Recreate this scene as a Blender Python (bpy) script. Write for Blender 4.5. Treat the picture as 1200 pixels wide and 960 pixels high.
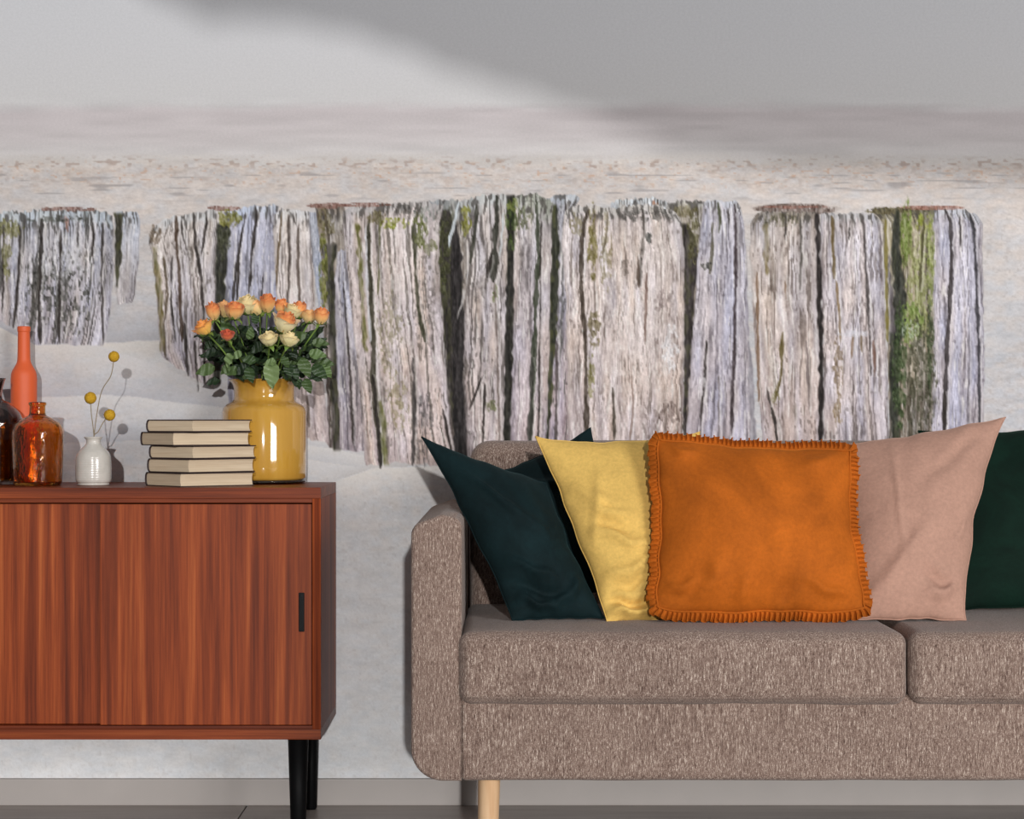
import bpy, bmesh, math, random
import numpy as np
from mathutils import Vector, Matrix, noise
for o in list(bpy.data.objects): bpy.data.objects.remove(o)
SC = bpy.context.scene; COL = SC.collection; PI = math.pi
random.seed(11)

# ---------------- camera (wall at Y=0, lens 5.3 m in front of it, metres) ----------------
CAM_D, CAM_H, FPX = 5.3, .906, 2650.
cam = bpy.data.cameras.new('camera'); cam.sensor_width = 36; cam.lens = 36*FPX/1200; cam.shift_y = 10/1200
cam.clip_start = .1; cam.clip_end = 100
camo = bpy.data.objects.new('camera', cam); camo.location = (0, -CAM_D, CAM_H); camo.rotation_euler = (PI/2, 0, 0)
COL.objects.link(camo); SC.camera = camo
def P(px, py, Y):
    z = CAM_D+Y
    return Vector(((px-600)/FPX*z, Y, CAM_H-(py-490)/FPX*z))

# ---------------- world, sun, windows' daylight, exposure ----------------
SC.view_settings.view_transform = 'Standard'; SC.view_settings.look = 'None'
SC.view_settings.gamma = 1; SC.view_settings.exposure = 0.0; SC.view_settings.use_curve_mapping = False
W = bpy.data.worlds.new('world'); SC.world = W; W.use_nodes = True
W.node_tree.nodes['Background'].inputs[0].default_value = (.95, .96, 1, 1)
W.node_tree.nodes['Background'].inputs[1].default_value = .2
SUN_DX, SUN_DZ = -.065, -.12                                   # per metre of +Y
sl = bpy.data.lights.new('sun', 'SUN'); sl.energy = 1.36; sl.angle = math.radians(.72); sl.color = (1, .985, .975)
so = bpy.data.objects.new('sun', sl); so.rotation_euler = Vector((SUN_DX, 1, SUN_DZ)).to_track_quat('-Z', 'Y').to_euler(); so.location = (2, -12, 3)
COL.objects.link(so)
for k in range(4):                                           # daylight in the four panes of the rear window
    al = bpy.data.lights.new('window_daylight', 'AREA'); al.shape = 'RECTANGLE'; al.size = .62; al.size_y = 2.0; al.energy = 106; al.color = (1, .985, .98)
    ao = bpy.data.objects.new('window_daylight', al); ao.location = (3.35+.735*k, -7.93, 1.75)
    ao.rotation_euler = (PI/2, 0, 0); COL.objects.link(ao)

# ---------------- helpers ----------------
def lin(r, g=None, b=None):
    if g is None: r, g, b = r
    f = lambda c: (c/255)/12.92 if c/255 <= .04045 else ((c/255+.055)/1.055)**2.4
    return (f(r), f(g), f(b), 1)
class NT:
    def __init__(s, name):
        s.m = bpy.data.materials.new(name); s.m.use_nodes = True; s.t = s.m.node_tree; s.b = s.t.nodes['Principled BSDF']
    def n(s, typ, **kw):
        d = s.t.nodes.new(typ)
        for k, v in kw.items():
            if k in d.inputs: d.inputs[k].default_value = v
            else: setattr(d, k, v)
        return d
    def l(s, a, b): s.t.links.new(a, b)
    def coord(s, scale=(1, 1, 1), kind='Object', rot=(0, 0, 0)):
        c = s.n('ShaderNodeTexCoord'); m = s.n('ShaderNodeMapping'); m.inputs['Scale'].default_value = scale; m.inputs['Rotation'].default_value = rot
        s.l(c.outputs[kind], m.inputs['Vector']); return m.outputs[0]
    def noise(s, vec, scale=5., detail=4., rough=.55, dist=0.):
        d = s.n('ShaderNodeTexNoise'); d.inputs['Scale'].default_value = scale; d.inputs['Detail'].default_value = detail
        d.inputs['Roughness'].default_value = rough; d.inputs['Distortion'].default_value = dist; s.l(vec, d.inputs['Vector']); return d.outputs['Fac']
    def ramp(s, fac, stops):
        d = s.n('ShaderNodeValToRGB'); e = d.color_ramp.elements
        while len(e) < len(stops): e.new(.5)
        for q, (p, c) in zip(e, stops): q.position = p; q.color = c
        s.l(fac, d.inputs[0]); return d.outputs[0]
    def mix(s, a, b, fac, mode='MIX'):
        d = s.n('ShaderNodeMix', data_type='RGBA', blend_type=mode)
        for v, i in ((a, 6), (b, 7), (fac, 0)):
            if hasattr(v, 'is_linked') or hasattr(v, 'links'): s.l(v, d.inputs[i])
            else: d.inputs[i].default_value = v
        return d.outputs[2]
    def bump(s, h, strength=.3, dist=.002, normal=None):
        d = s.n('ShaderNodeBump'); d.inputs['Strength'].default_value = strength; d.inputs['Distance'].default_value = dist
        s.l(h, d.inputs['Height'])
        if normal is not None: s.l(normal, d.inputs['Normal'])
        s.l(d.outputs[0], s.b.inputs['Normal']); return d.outputs[0]
    def set(s, **kw):
        for k, v in kw.items():
            k = k.replace('_', ' ')
            if k in s.b.inputs:
                if hasattr(v, 'links'): s.l(v, s.b.inputs[k])
                else: s.b.inputs[k].default_value = v
        return s.m
def add(name, me, mat, parent=None, smooth=True, loc=None):
    o = bpy.data.objects.new(name, me); COL.objects.link(o)
    if mat is not None and not me.materials: me.materials.append(mat)
    if smooth: me.polygons.foreach_set('use_smooth', [True]*len(me.polygons))
    if parent is not None: o.parent = parent
    if loc is not None: o.location = loc
    return o
def mesh(name, vs, fs):
    me = bpy.data.meshes.new(name); me.from_pydata([tuple(v) for v in vs], [], fs); me.update(); return me
def bmm(name, bm):
    bmesh.ops.recalc_face_normals(bm, faces=bm.faces); me = bpy.data.meshes.new(name); bm.to_mesh(me); bm.free(); return me
def sharp(o, ang=40):
    me = o.data; bm = bmesh.new(); bm.from_mesh(me)
    for e in bm.edges:
        e.smooth = not (len(e.link_faces) == 2 and e.calc_face_angle(0) > math.radians(ang))
    bm.to_mesh(me); bm.free()
def box(name, lo, hi, mat, parent=None, bev=.001, seg=2):
    bm = bmesh.new(); bmesh.ops.create_cube(bm, size=1)
    lo, hi = Vector(lo), Vector(hi); c = (lo+hi)/2; s = hi-lo
    for v in bm.verts: v.co = Vector((v.co.x*s.x, v.co.y*s.y, v.co.z*s.z))
    if bev: bmesh.ops.bevel(bm, geom=bm.edges[:], offset=bev, segments=seg, profile=.7, affect='EDGES')
    o = add(name, bmm(name, bm), mat, parent, smooth=False)
    o.location = c if parent is None else c-Vector(parent.location)
    return o
def thing(name, label, cat, loc=(0, 0, 0), group=None):
    o = bpy.data.objects.new(name, None); o.empty_display_size = .05; COL.objects.link(o); o.location = loc
    return tag(o, label, cat, group)
def tag(o, label, cat, group=None):
    o['label'] = label; o['category'] = cat
    if group: o['group'] = group
    return o
def lathe(name, prof, mat, parent=None, loc=(0, 0, 0), n=64, rib=None):
    """prof: (radius, z) from the foot up; radius 0 closes"""
    vs, fs, rows = [], [], []
    for i, (r, z) in enumerate(prof):
        if r < 1e-6: rows.append([len(vs)]); vs.append((0, 0, z))
        else:
            rows.append(list(range(len(vs), len(vs)+n)))
            for k in range(n):
                a = 2*PI*k/n; q = r*(1+(rib(a, z) if rib else 0)); vs.append((q*math.cos(a), q*math.sin(a), z))
    for a, b in zip(rows, rows[1:]):
        for k in range(n):
            k2 = (k+1) % n
            if len(a) == 1 and len(b) == 1: continue
            if len(a) == 1: fs.append((a[0], b[k2], b[k]))
            elif len(b) == 1: fs.append((a[k], a[k2], b[0]))
            else: fs.append((a[k], a[k2], b[k2], b[k]))
    o = add(name, mesh(name, vs, fs), mat, parent, True, loc); return o
def curve(pts, k=6):                                         # Catmull-Rom through (r, z) or 3-D points
    out = []; p = [pts[0]]+list(pts)+[pts[-1]]
    for i in range(1, len(p)-2):
        for j in range(k):
            t = j/k
            out.append(tuple(.5*((2*b)+(-a+c)*t+(2*a-5*b+4*c-d)*t*t+(-a+3*b-3*c+d)*t**3) for a, b, c, d in zip(p[i-1], p[i], p[i+1], p[i+2])))
    out.append(tuple(pts[-1])); return out
def tube_data(pts, rad, n=8):
    vs, fs = [], []; pts = [Vector(p) for p in pts]; N = len(pts)
    r = rad if callable(rad) else (lambda t: rad)
    ref = Vector((.3, 1, .2)).normalized()
    for i, p in enumerate(pts):
        d = (pts[min(i+1, N-1)]-pts[max(i-1, 0)]).normalized(); a = d.cross(ref)
        if a.length < 1e-3: a = d.orthogonal()
        a.normalize(); b = d.cross(a)
        for k in range(n):
            t = 2*PI*k/n; vs.append(p+(a*math.cos(t)+b*math.sin(t))*r(i/(N-1)))
    for i in range(N-1):
        for k in range(n): k2 = (k+1) % n; fs.append((i*n+k, i*n+k2, (i+1)*n+k2, (i+1)*n+k))
    fs.append(tuple(range(n))[::-1]); fs.append(tuple(range((N-1)*n, N*n))); return vs, fs
def tube(name, pts, rad, mat, parent=None, n=8):
    return add(name, mesh(name, *tube_data(pts, rad, n)), mat, parent)
def rbox(name, lo, hi, r, mat, parent=None, n=(20, 10, 6), shape=None):
    """soft upholstered block: evenly gridded box with radius r, then shape(p, unit p, normal) moves its skin"""
    lo, hi = Vector(lo), Vector(hi); c = (lo+hi)/2; h = (hi-lo)/2; r = (r, r, r) if not hasattr(r, '__len__') else r
    vs, fs, idx = [], [], {}
    def vid(q):
        k = tuple(round(v, 6) for v in q)
        if k not in idx:
            p = Vector((q[0]*h.x, q[1]*h.y, q[2]*h.z)); rr = min(r)
            inn = Vector(tuple(max(-(h[i]-rr), min(h[i]-rr, p[i])) for i in range(3))); d = p-inn
            nn = d.normalized() if d.length > 1e-9 else Vector((0, 0, 0))
            if d.length > 1e-9: p = inn+nn*rr
            if shape: p = p+shape(p, Vector(q), nn)
            idx[k] = len(vs); vs.append(p)
        return idx[k]
    def ticks(m, i):                                         # denser towards the rounded rim
        e = min(r)/h[i]; a = [-1+e*t/4 for t in range(4)]; return a+[(-1+e)+(2-2*e)*t/m for t in range(m+1)]+[-v for v in a[::-1]]
    T = [ticks(n[i], i) for i in range(3)]
    for ax in range(3):
        u, v = [(1, 2), (2, 0), (0, 1)][ax]
        for s in (-1, 1):
            for i in range(len(T[u])-1):
                for j in range(len(T[v])-1):
                    q = []
                    for a, b in ((i, j), (i+1, j), (i+1, j+1), (i, j+1)):
                        w = [0, 0, 0]; w[ax] = s; w[u] = T[u][a]; w[v] = T[v][b]; q.append(vid(w))
                    fs.append(tuple(q) if s > 0 else tuple(q[::-1]))
    o = add(name, mesh(name, vs, fs), mat, parent); o.location = c if parent is None else c-Vector(parent.location); return o
def prism(name, outline, y0, y1, bev, mat, parent=None, seg=4):
    bm = bmesh.new(); f = bm.faces.new([bm.verts.new((x, y0, z)) for x, z in outline])
    e = bmesh.ops.extrude_face_region(bm, geom=[f]); vv = [v for v in e['geom'] if isinstance(v, bmesh.types.BMVert)]
    for v in vv: v.co.y = y1
    ed = [q for q in bm.edges if abs(q.verts[0].co.y-q.verts[1].co.y) < 1e-6]
    bmesh.ops.bevel(bm, geom=ed, offset=bev, segments=seg, profile=.5, affect='EDGES')
    o = add(name, bmm(name, bm), mat, parent)
    if parent is not None: o.location = -Vector(parent.location)
    return o
def arc(cx, cz, r, a0, a1, k=8): return [(cx+r*math.cos(math.radians(a0+(a1-a0)*i/k)), cz+r*math.sin(math.radians(a0+(a1-a0)*i/k))) for i in range(k+1)]

# ---- the printed picture of the mural, worked out point by point (units: 1/500 m on the wall) ----
_tab = np.random.RandomState(7).rand(512, 512)
def vn(x, y, s=0):
    x = x + s*37.17; y = y + s*91.71
    xi = np.floor(x); yi = np.floor(y); fx = x-xi; fy = y-yi
    fx = fx*fx*(3-2*fx); fy = fy*fy*(3-2*fy)
    a = xi.astype(np.int64) & 511; b = yi.astype(np.int64) & 511
    a1 = (a+1) & 511; b1 = (b+1) & 511
    return (_tab[b, a]*(1-fx)+_tab[b, a1]*fx)*(1-fy)+(_tab[b1, a]*(1-fx)+_tab[b1, a1]*fx)*fy
def sm(a, b, x):
    t = np.clip((x-a)/(b-a), 0, 1); return t*t*(3-2*t)
def ip(v, pts):                      # pts: (key, value) sorted on key
    return np.interp(v, [p[0] for p in pts], [p[1] for p in pts])
def mix(c, col, m):
    m = m[:, None]; return c*(1-m)+np.asarray(col, float)*m

class Print:
    def __init__(s, x, y):
        s.x = x; s.y = y; s.c = np.zeros((len(x), 3))
    def ground(s):
        x, y = s.x, s.y
        yw = y+(vn(x/60, y/14, 1)-.5)*8+(vn(x/9, y/5, 2)-.5)*3
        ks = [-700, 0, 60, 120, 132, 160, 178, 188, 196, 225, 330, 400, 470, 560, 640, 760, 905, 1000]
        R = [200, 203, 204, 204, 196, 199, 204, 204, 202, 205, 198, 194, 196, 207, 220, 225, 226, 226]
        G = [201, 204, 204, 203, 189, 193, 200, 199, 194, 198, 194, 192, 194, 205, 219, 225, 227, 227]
        B = [204, 207, 206, 203, 190, 193, 199, 195, 189, 194, 193, 193, 196, 205, 219, 226, 228, 228]  # lowest sand lightened in the print to offset shade falling there
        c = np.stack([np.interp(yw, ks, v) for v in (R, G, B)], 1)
        c += ((vn(x/50, y/5, 3)-.5)*13*sm(105, 130, y)*(1-sm(190, 210, y)))[:, None]
        n = sm(186, 196, y+(vn(x/20, y*0, 4)-.5)*10)          # near sand begins
        g = (vn(x/6, y/2.4, 5)-.5)*13+(vn(x/2.4, y/1.6, 6)-.5)*11+(vn(x/30, y/7, 7)-.5)*10
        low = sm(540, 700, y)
        c += (g*n*(1-.3*low)+(vn(x/14, y/9, 16)-.5)*9*low+(vn(x/60, y/30, 17)-.5)*8*n)[:, None]
        hue = (vn(x/12, y/6, 8)-.5)*n*(8-4*low)
        c[:, 0] += hue; c[:, 2] -= hue
        band = np.exp(-((y-192-(vn(x/45, y*0, 9)-.5)*8)/6.)**2)+.35*np.exp(-((y-212)/12.)**2)
        sp = sm(.66, .82, vn(x/6, y/2.6, 10))*band
        s.c = mix(c, (140, 112, 98), np.clip(sp*.4, 0, 1))
        sp = sm(.80, .9, vn(x/5, y/2.5, 11))*np.exp(-((y-205)/14.)**2)
        s.c = mix(s.c, (198, 160, 134), sp*.6)
        sp = sm(.74, .9, vn(x/30, y/3, 12))*sm(198, 205, y)*(1-sm(226, 240, y))
        s.c = mix(s.c, (150, 145, 145), sp*.6)
        # speckle in the sand right of the posts and low down
        sp = sm(.78, .9, vn(x/3.2, y/2.6, 13))*sm(230, 260, y)
        s.c = mix(s.c, (165, 155, 150), sp*.28*(1-.5*low))
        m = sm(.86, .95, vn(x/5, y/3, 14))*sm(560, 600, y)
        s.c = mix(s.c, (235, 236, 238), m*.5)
    def dune(s, pts, dn, up=None, w=22, wu=14, x0=-999, x1=9999):
        """crest line pts (x,y): light lip just under the line, grey fall above it"""
        Y = ip(s.x, pts)+(vn(s.x/25, s.x*0, 15)-.5)*3
        d = s.y-Y
        k = sm(x0, x0+30, s.x)*(1-sm(x1-30, x1, s.x))
        s.c = mix(s.c, dn, np.where(d > 0, np.exp(-d/w), 0)*k*.8*sm(0, 2, d))
        if up is not None:
            s.c = mix(s.c, up, np.where(d <= 0, np.exp(d/wu), 0)*k*.8)
    def post(s, L, R, T, B, c1, c2=None, seed=1, dark=.5, vein=(70, 62, 58), rough=1., topc=None, topn=10, fine=1., edge=.35):
        """one weathered face: L,R edges as (y,x); T,B ends as (x,y)"""
        x, y = s.x, s.y
        l = ip(y, L)+(vn(x*0, y/9, seed)-.5)*2.2*rough; r = ip(y, R)+(vn(x*0, y/9, seed+1)-.5)*2.2*rough
        t = ip(x, T)+(vn(x/2.5, y*0, seed+2)-.5)*4*rough; b = ip(x, B)+(vn(x/5, y*0, seed+3)-.5)*4
        m = sm(-.7, .7, x-l)*sm(-.7, .7, r-x)*sm(-.9, .9, y-t)*sm(-1.2, 1.2, b-y)
        k = m > 0.002
        if not k.any(): return
        x, y, m, l, r, t = x[k], y[k], m[k], l[k], r[k], t[k]
        w = np.mean(r-l)
        u = (x-l)/np.maximum(r-l, 1)*w                       # runs with the post
        u = u+(vn(u/14, y/60, seed+4)-.5)*4.5+(vn(u/5, y/18, seed+5)-.5)*1.5
        v = np.clip((y-t)/np.maximum(1, np.mean(B[0][1]-t)), 0, 1)
        c1 = np.asarray(c1, float); c2 = c1 if c2 is None else np.asarray(c2, float)
        c = c1*(1-v[:, None])+c2*v[:, None]
        tone = (vn(u/9, y/60, seed+6)-.5)*38+(vn(u/2.6, y/38, seed+7)-.5)*44*fine+(vn(u/1.4, y/14, seed+8)-.5)*24*fine+(vn(u/7, y/9, seed+13)-.5)*12
        c = c+np.array((0., -2., -2.))+tone[:, None]
        hue = (vn(u/8, y/50, seed+9)-.5)*16
        c[:, 0] += hue*.6; c[:, 2] -= hue
        # thin splits in the grain
        f = vn(u/1.8, y/60, seed+10); g = vn(u/12, y/40, seed+11)
        st = sm(.70-.12*dark, .86-.1*dark, f)*sm(.30, .62, g+dark*.25)
        cc = mix(c, vein, st*(.28+.45*dark))
        f = vn(u/1.7, y/6.5, seed+12); g = vn(u/16, y/22, seed+14)
        st = sm(.66, .84, f)*sm(.5, .72, g)
        cc = mix(cc, vein, st*.5*min(1, dark*1.5))
        hl = sm(.72, .9, vn(u/1.6, y/22, seed+15))
        cc = mix(cc, (236, 232, 228), hl*.55)
        gr = (vn(x/1.25, y/5, seed+18)-.5)*40+(vn(x/1.3, y/1.6, seed+19)-.5)*16
        cc = cc+(gr*(.55+.9*vn(u/10, y/25, seed+20)))[:, None]
        ol = sm(.60, .85, vn(u/5, y/26, seed+21))*dark
        cc = mix(cc, (118, 108, 84), ol*.14)
        # end wood, frayed
        if topc is not None:
            q = (1-sm(topn*.4, topn*1.5, (y-t)+(vn(u/3, y/8, seed+16)-.5)*topn))
            cc = mix(cc, topc, q*.55)
            q2 = sm(.5, .75, vn(u/1.8, y/9, seed+17))*(1-sm(topn, topn*2.4, y-t))
            cc = mix(cc, (62, 58, 54), q2*.7)
        e = np.minimum(x-l, r-x)
        cc = mix(cc, (96, 90, 92), np.exp(-np.maximum(e, 0)/2.2)*edge)
        s.c[k] = s.c[k]*(1-m[:, None])+np.clip(cc, 15, 250)*m[:, None]
    def gap(s, L, R, T, B, col=(38, 36, 32), moss=0., seed=50, soft=1.2, grey=.0, a=1.):
        x, y = s.x, s.y
        l = ip(y, L)+(vn(x*0, y/8, seed)-.5)*3.5; r = ip(y, R)+(vn(x*0, y/8, seed+1)-.5)*3.5
        m = sm(-soft, soft, x-l)*sm(-soft, soft, r-x)*sm(T-3, T+3, y)*sm(-3, 3, B-y)*a
        if a < 1: m = m*(.35+.9*vn(x/2, y/9, seed+9))
        m = np.clip(m, 0, 1); k = m > 0.002
        x, y, m = x[k], y[k], m[k]
        c = np.tile(np.asarray(col, float), (len(x), 1))
        c += ((vn(x/2., y/18, seed+2)-.5)*44+(vn(x/1.4, y/4, seed+6)-.5)*34)[:, None]
        if moss: c = mix(c, (80, 82, 46), sm(.40, .8, vn(x/3, y/9, seed+3))*moss*.8)
        if grey: c = mix(c, (128, 120, 120), sm(.45, .7, vn(x/2.4, y/40, seed+4))*grey)
        s.c[k] = s.c[k]*(1-m[:, None])+np.clip(c, 12, 250)*m[:, None]
    def crack(s, pts, w, col=(44, 38, 34), a=.95, lip=.5, seed=80, wob=1.4):
        """pts (y,x); width tapers to nothing at the ends"""
        x, y = s.x, s.y
        y0, y1 = pts[0][0], pts[-1][0]
        k = (y > y0-2) & (y < y1+2) & (x > min(p[1] for p in pts)-14) & (x < max(p[1] for p in pts)+14)
        xx, yy = x[k], y[k]
        X = ip(yy, pts)+(vn(yy/11, yy*0, seed)-.5)*wob+(vn(yy/3.5, yy*0, seed+1)-.5)*.8
        W = w*.42*(.25+1.2*vn(yy/16, yy*0, seed+2)+.35*vn(yy/3, yy*0, seed+3))*np.sqrt(np.clip(np.minimum(yy-y0+2, y1+2-yy)/12, 0, 1))
        d = np.abs(xx-X)
        m = (1-sm(W-.7, W+1.1, d))*sm(0, .8, W)*(.72+.4*vn(xx/1.5, yy/7, seed+4))
        l = np.exp(-((xx-X-W-1.6)/1.3)**2)*lip
        c = mix(s.c[k], (232, 228, 226), l*.7)
        s.c[k] = mix(c, col, np.clip(m*a, 0, 1))
        s.c[k] += ((vn(xx/1.4, yy/5, seed+5)-.5)*34*m)[:, None]
    def blob(s, cx, cy, rx, ry, col, a=.8, seed=100, fx=3., fy=7., th=.42):
        d = ((s.x-cx)/rx)**2+((s.y-cy)/ry)**2
        k = d < 2.2
        x, y, d = s.x[k], s.y[k], d[k]
        n = vn(x/fx, y/fy, seed)*.65+vn(x/1.6, y/3, seed+1)*.35
        m = sm(th-.08, th+.12, n*(1.25-.55*d))*(1-sm(1.2, 2.1, d))
        v = (vn(x/1.5, y/4, seed+2)-.5)*80+(vn(x/1.3, y/1.7, seed+3)-.5)*40
        m = m*(.45+.75*vn(x/2, y/5, seed+4))
        m = np.clip(m, 0, 1)
        c = np.asarray(col, float)[None]+v[:, None]
        s.c[k] = s.c[k]*(1-(m*a)[:, None])+np.clip(c, 10, 250)*(m*a)[:, None]

MOSS = (108, 106, 60); OLIVE = (92, 84, 52); BARK = (70, 62, 56); RUST = (124, 90, 80)
def mural_colours(x, y):
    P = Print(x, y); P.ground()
    # dunes round the posts
    P.dune([(-400, 380), (0, 383), (40, 404), (110, 402), (200, 398), (330, 420)], (214, 208, 200), (168, 167, 172), 26, 30, -500, 330)
    P.dune([(-300, 470), (40, 466), (130, 462), (250, 476), (420, 506)], (214, 212, 210), (178, 178, 184), 20, 14, -500, 430)
    P.dune([(60, 385), (110, 402), (185, 428), (240, 452), (300, 478), (380, 505)], (206, 203, 203), None, 16, 10, 40, 390)
    P.dune([(-200, 530), (60, 520), (150, 516), (300, 530), (430, 548)], (212, 212, 214), (190, 192, 198), 24, 16, -500, 440)
    P.dune([(340, 575), (400, 560), (440, 548), (500, 545), (700, 548)], (226, 220, 212), (188, 184, 182), 16, 10, 380, 900)
    P.dune([(340, 520), (390, 524), (430, 534), (470, 548)], (214, 212, 210), None, 14, 10, 340, 470)
    # group far left
    P.post([(240, 134), (300, 134), (360, 138)], [(240, 160), (256, 164), (300, 163), (345, 158), (360, 152)], [(130, 249), (160, 248), (166, 256)], [(130, 360), (165, 352)], (190, 196, 206), (178, 174, 178), 3, .45, topc=(206, 216, 226))
    P.gap([(250, 134), (340, 136)], [(250, 143), (300, 142), (335, 139)], 250, 336, (60, 58, 48), .6, 21)
    P.post([(230, -60), (410, -60)], [(245, 131), (300, 134), (380, 127), (404, 120)], [(-60, 252), (0, 249), (40, 247), (75, 245), (110, 246), (128, 251), (136, 258)], [(-60, 372), (0, 378), (25, 386), (42, 403), (120, 404)], (186, 188, 196), (184, 180, 186), 5, .95, (56, 54, 50), 1.2, (196, 210, 218), 14)
    P.blob(70, 345, 55, 60, (60, 60, 54), .8, 301, 2.6, 6, .6)
    P.blob(75, 300, 40, 30, (222, 222, 226), .5, 304, 3, 9, .5)
    P.crack([(258, 49), (300, 48), (350, 46), (402, 47)], 4, lip=.8, seed=31)
    P.crack([(262, 23), (320, 22), (384, 16)], 3, seed=32); P.crack([(270, 71), (340, 70), (402, 69)], 2.6, seed=33)
    P.crack([(248, 106), (275, 110), (300, 108)], 2.6, seed=34); P.crack([(262, 120), (330, 119), (402, 121)], 2, seed=35)
    P.crack([(255, 92), (290, 91)], 2, seed=36); P.crack([(262, 4), (370, 3)], 2.2, seed=137)
    P.blob(6, 268, 22, 12, MOSS, .85, 310); P.blob(8, 300, 6, 30, MOSS, .75, 312)
    P.blob(80, 245, 34, 2.6, RUST, .9, 315, 8, 2, .3); P.blob(78, 262, 3, 14, (150, 96, 76), .6, 316)
    P.blob(64, 257, 40, 5, (64, 66, 58), .7, 318, 3, 3, .5)
    # left pair
    P.post([(240, 263), (300, 264), (500, 268)], [(240, 326), (300, 323), (500, 330)], [(255, 250), (275, 247), (290, 242), (325, 240), (340, 244)], [(250, 466), (320, 494)], (186, 190, 208), (178, 176, 190), 8, .55, (66, 64, 68), topc=(200, 212, 226))
    P.blob(262, 244, 16, 3, RUST, .8, 320, 8, 2, .3)
    P.gap([(262, 253), (300, 252), (470, 248)], [(262, 271), (300, 266), (360, 262), (470, 258)], 262, 450, (50, 50, 44), .35, 41)
    P.blob(268, 256, 14, 10, (120, 118, 56), .95, 322, 3, 4, .35); P.blob(262, 285, 8, 22, (66, 68, 48), .8, 324)
    P.crack([(244, 300), (270, 299), (300, 295), (345, 292)], 3.4, seed=42); P.crack([(250, 288), (275, 283), (320, 276), (370, 272)], 3, seed=43)
    P.crack([(300, 280), (360, 277)], 2.4, seed=44); P.crack([(320, 309), (345, 307), (380, 306)], 2.4, seed=45); P.crack([(243, 316), (262, 318)], 2.4, seed=46)
    P.post([(240, 178), (262, 178), (285, 174), (300, 178), (345, 183), (410, 187), (440, 200), (470, 220)], [(240, 254), (300, 253), (470, 249)], [(172, 282), (180, 266), (192, 258), (205, 253), (240, 248), (250, 246), (256, 252)], [(180, 408), (200, 425), (225, 442), (260, 462)], (204, 200, 198), (196, 188, 194), 11, .6, (74, 66, 58), topc=(210, 216, 222))
    P.crack([(254, 206), (290, 207), (320, 210), (360, 211), (400, 214)], 4, (72, 56, 44), seed=51); P.crack([(252, 227), (290, 229), (325, 236), (360, 238), (450, 240)], 3.4, seed=52)
    P.crack([(250, 243), (262, 242), (300, 236)], 2.4, seed=53); P.crack([(258, 213), (275, 214), (305, 222)], 2, seed=54)
    P.crack([(300, 192), (345, 196), (380, 192), (418, 194)], 2.6, (80, 68, 50), seed=55); P.crack([(380, 216), (440, 220)], 2.6, seed=56)
    P.crack([(300, 202), (350, 200), (400, 206)], 1.8, seed=57); P.crack([(400, 228), (458, 232)], 2.4, seed=157)
    P.gap([(285, 177), (340, 183), (412, 188)], [(285, 183), (340, 190), (412, 193)], 290, 412, (104, 92, 50), .8, 58, a=.85)
    P.blob(182, 275, 7, 12, (104, 88, 70), .8, 326)
    P.post([(240, 322), (270, 320), (360, 325), (500, 330)], [(240, 362), (300, 366), (370, 370), (520, 388)], [(318, 252), (330, 245), (352, 247), (368, 248)], [(300, 500), (390, 522)], (208, 202, 198), (198, 186, 186), 14, .5, (82, 72, 66), topc=(214, 218, 222))
    P.crack([(252, 338), (300, 339), (360, 337), (500, 345)], 3, (78, 68, 62), seed=61); P.crack([(250, 330), (300, 326), (340, 324)], 2.6, (96, 80, 58), seed=62)
    P.crack([(262, 350), (300, 349), (370, 352), (500, 362)], 2.6, (90, 78, 70), seed=63); P.crack([(250, 344), (262, 346)], 2, seed=64)
    P.post([(240, 360), (300, 366), (370, 374)], [(240, 371), (300, 377), (370, 382)], [(356, 250), (372, 247)], [(355, 380), (385, 380)], (178, 188, 206), (178, 184, 196), 17, .3)
    # between: striped top, dark rift, grey slab
    P.post([(238, 369), (300, 376), (540, 386)], [(238, 404), (300, 404), (540, 410)], [(365, 244), (385, 241), (410, 240)], [(360, 522), (410, 527)], (172, 166, 158), (120, 112, 112), 19, 1., (60, 52, 42), topc=(120, 104, 88))
    P.blob(386, 241, 22, 3, RUST, .9, 330, 9, 2, .3)
    P.gap([(285, 377), (330, 382), (400, 386), (530, 390)], [(285, 396), (310, 392), (400, 395), (530, 399)], 286, 528, (58, 56, 50), .45, 66, grey=.5)
    P.blob(379, 320, 5, 50, (104, 108, 40), .8, 332, 3, 10, .4); P.blob(384, 262, 12, 20, OLIVE, .6, 333)
    P.post([(290, 396), (330, 392), (450, 396), (530, 399)], [(285, 406), (330, 410), (430, 424), (530, 430)], [(390, 306), (397, 294), (410, 292)], [(395, 526), (430, 530)], (178, 180, 192), (166, 158, 166), 22, .6, (72, 68, 72))
    P.crack([(330, 402), (420, 409), (520, 414)], 2.2, seed=68)
    # big split post in the middle (four faces)
    P.post([(236, 500), (400, 520), (560, 528)], [(236, 548), (400, 545), (560, 550)], [(490, 238), (520, 234), (550, 236)], [(490, 545), (560, 545)], (150, 146, 140), (96, 88, 88), 25, 1.1, (44, 42, 36), topc=(186, 194, 200), topn=22)
    P.gap([(245, 516), (300, 514), (400, 521), (500, 529), (520, 536)], [(245, 527), (280, 534), (330, 543), (400, 541), (520, 545)], 246, 545, (42, 38, 34), .5, 71, grey=.12)
    P.gap([(262, 533), (290, 528), (560, 532)], [(262, 535), (290, 541), (400, 543), (560, 548)], 264, 541, (38, 34, 34), .0, 74, grey=.15)
    P.blob(519, 300, 9, 50, (72, 76, 40), .7, 336); P.blob(525, 255, 10, 16, (60, 62, 44), .6, 337)
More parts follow.
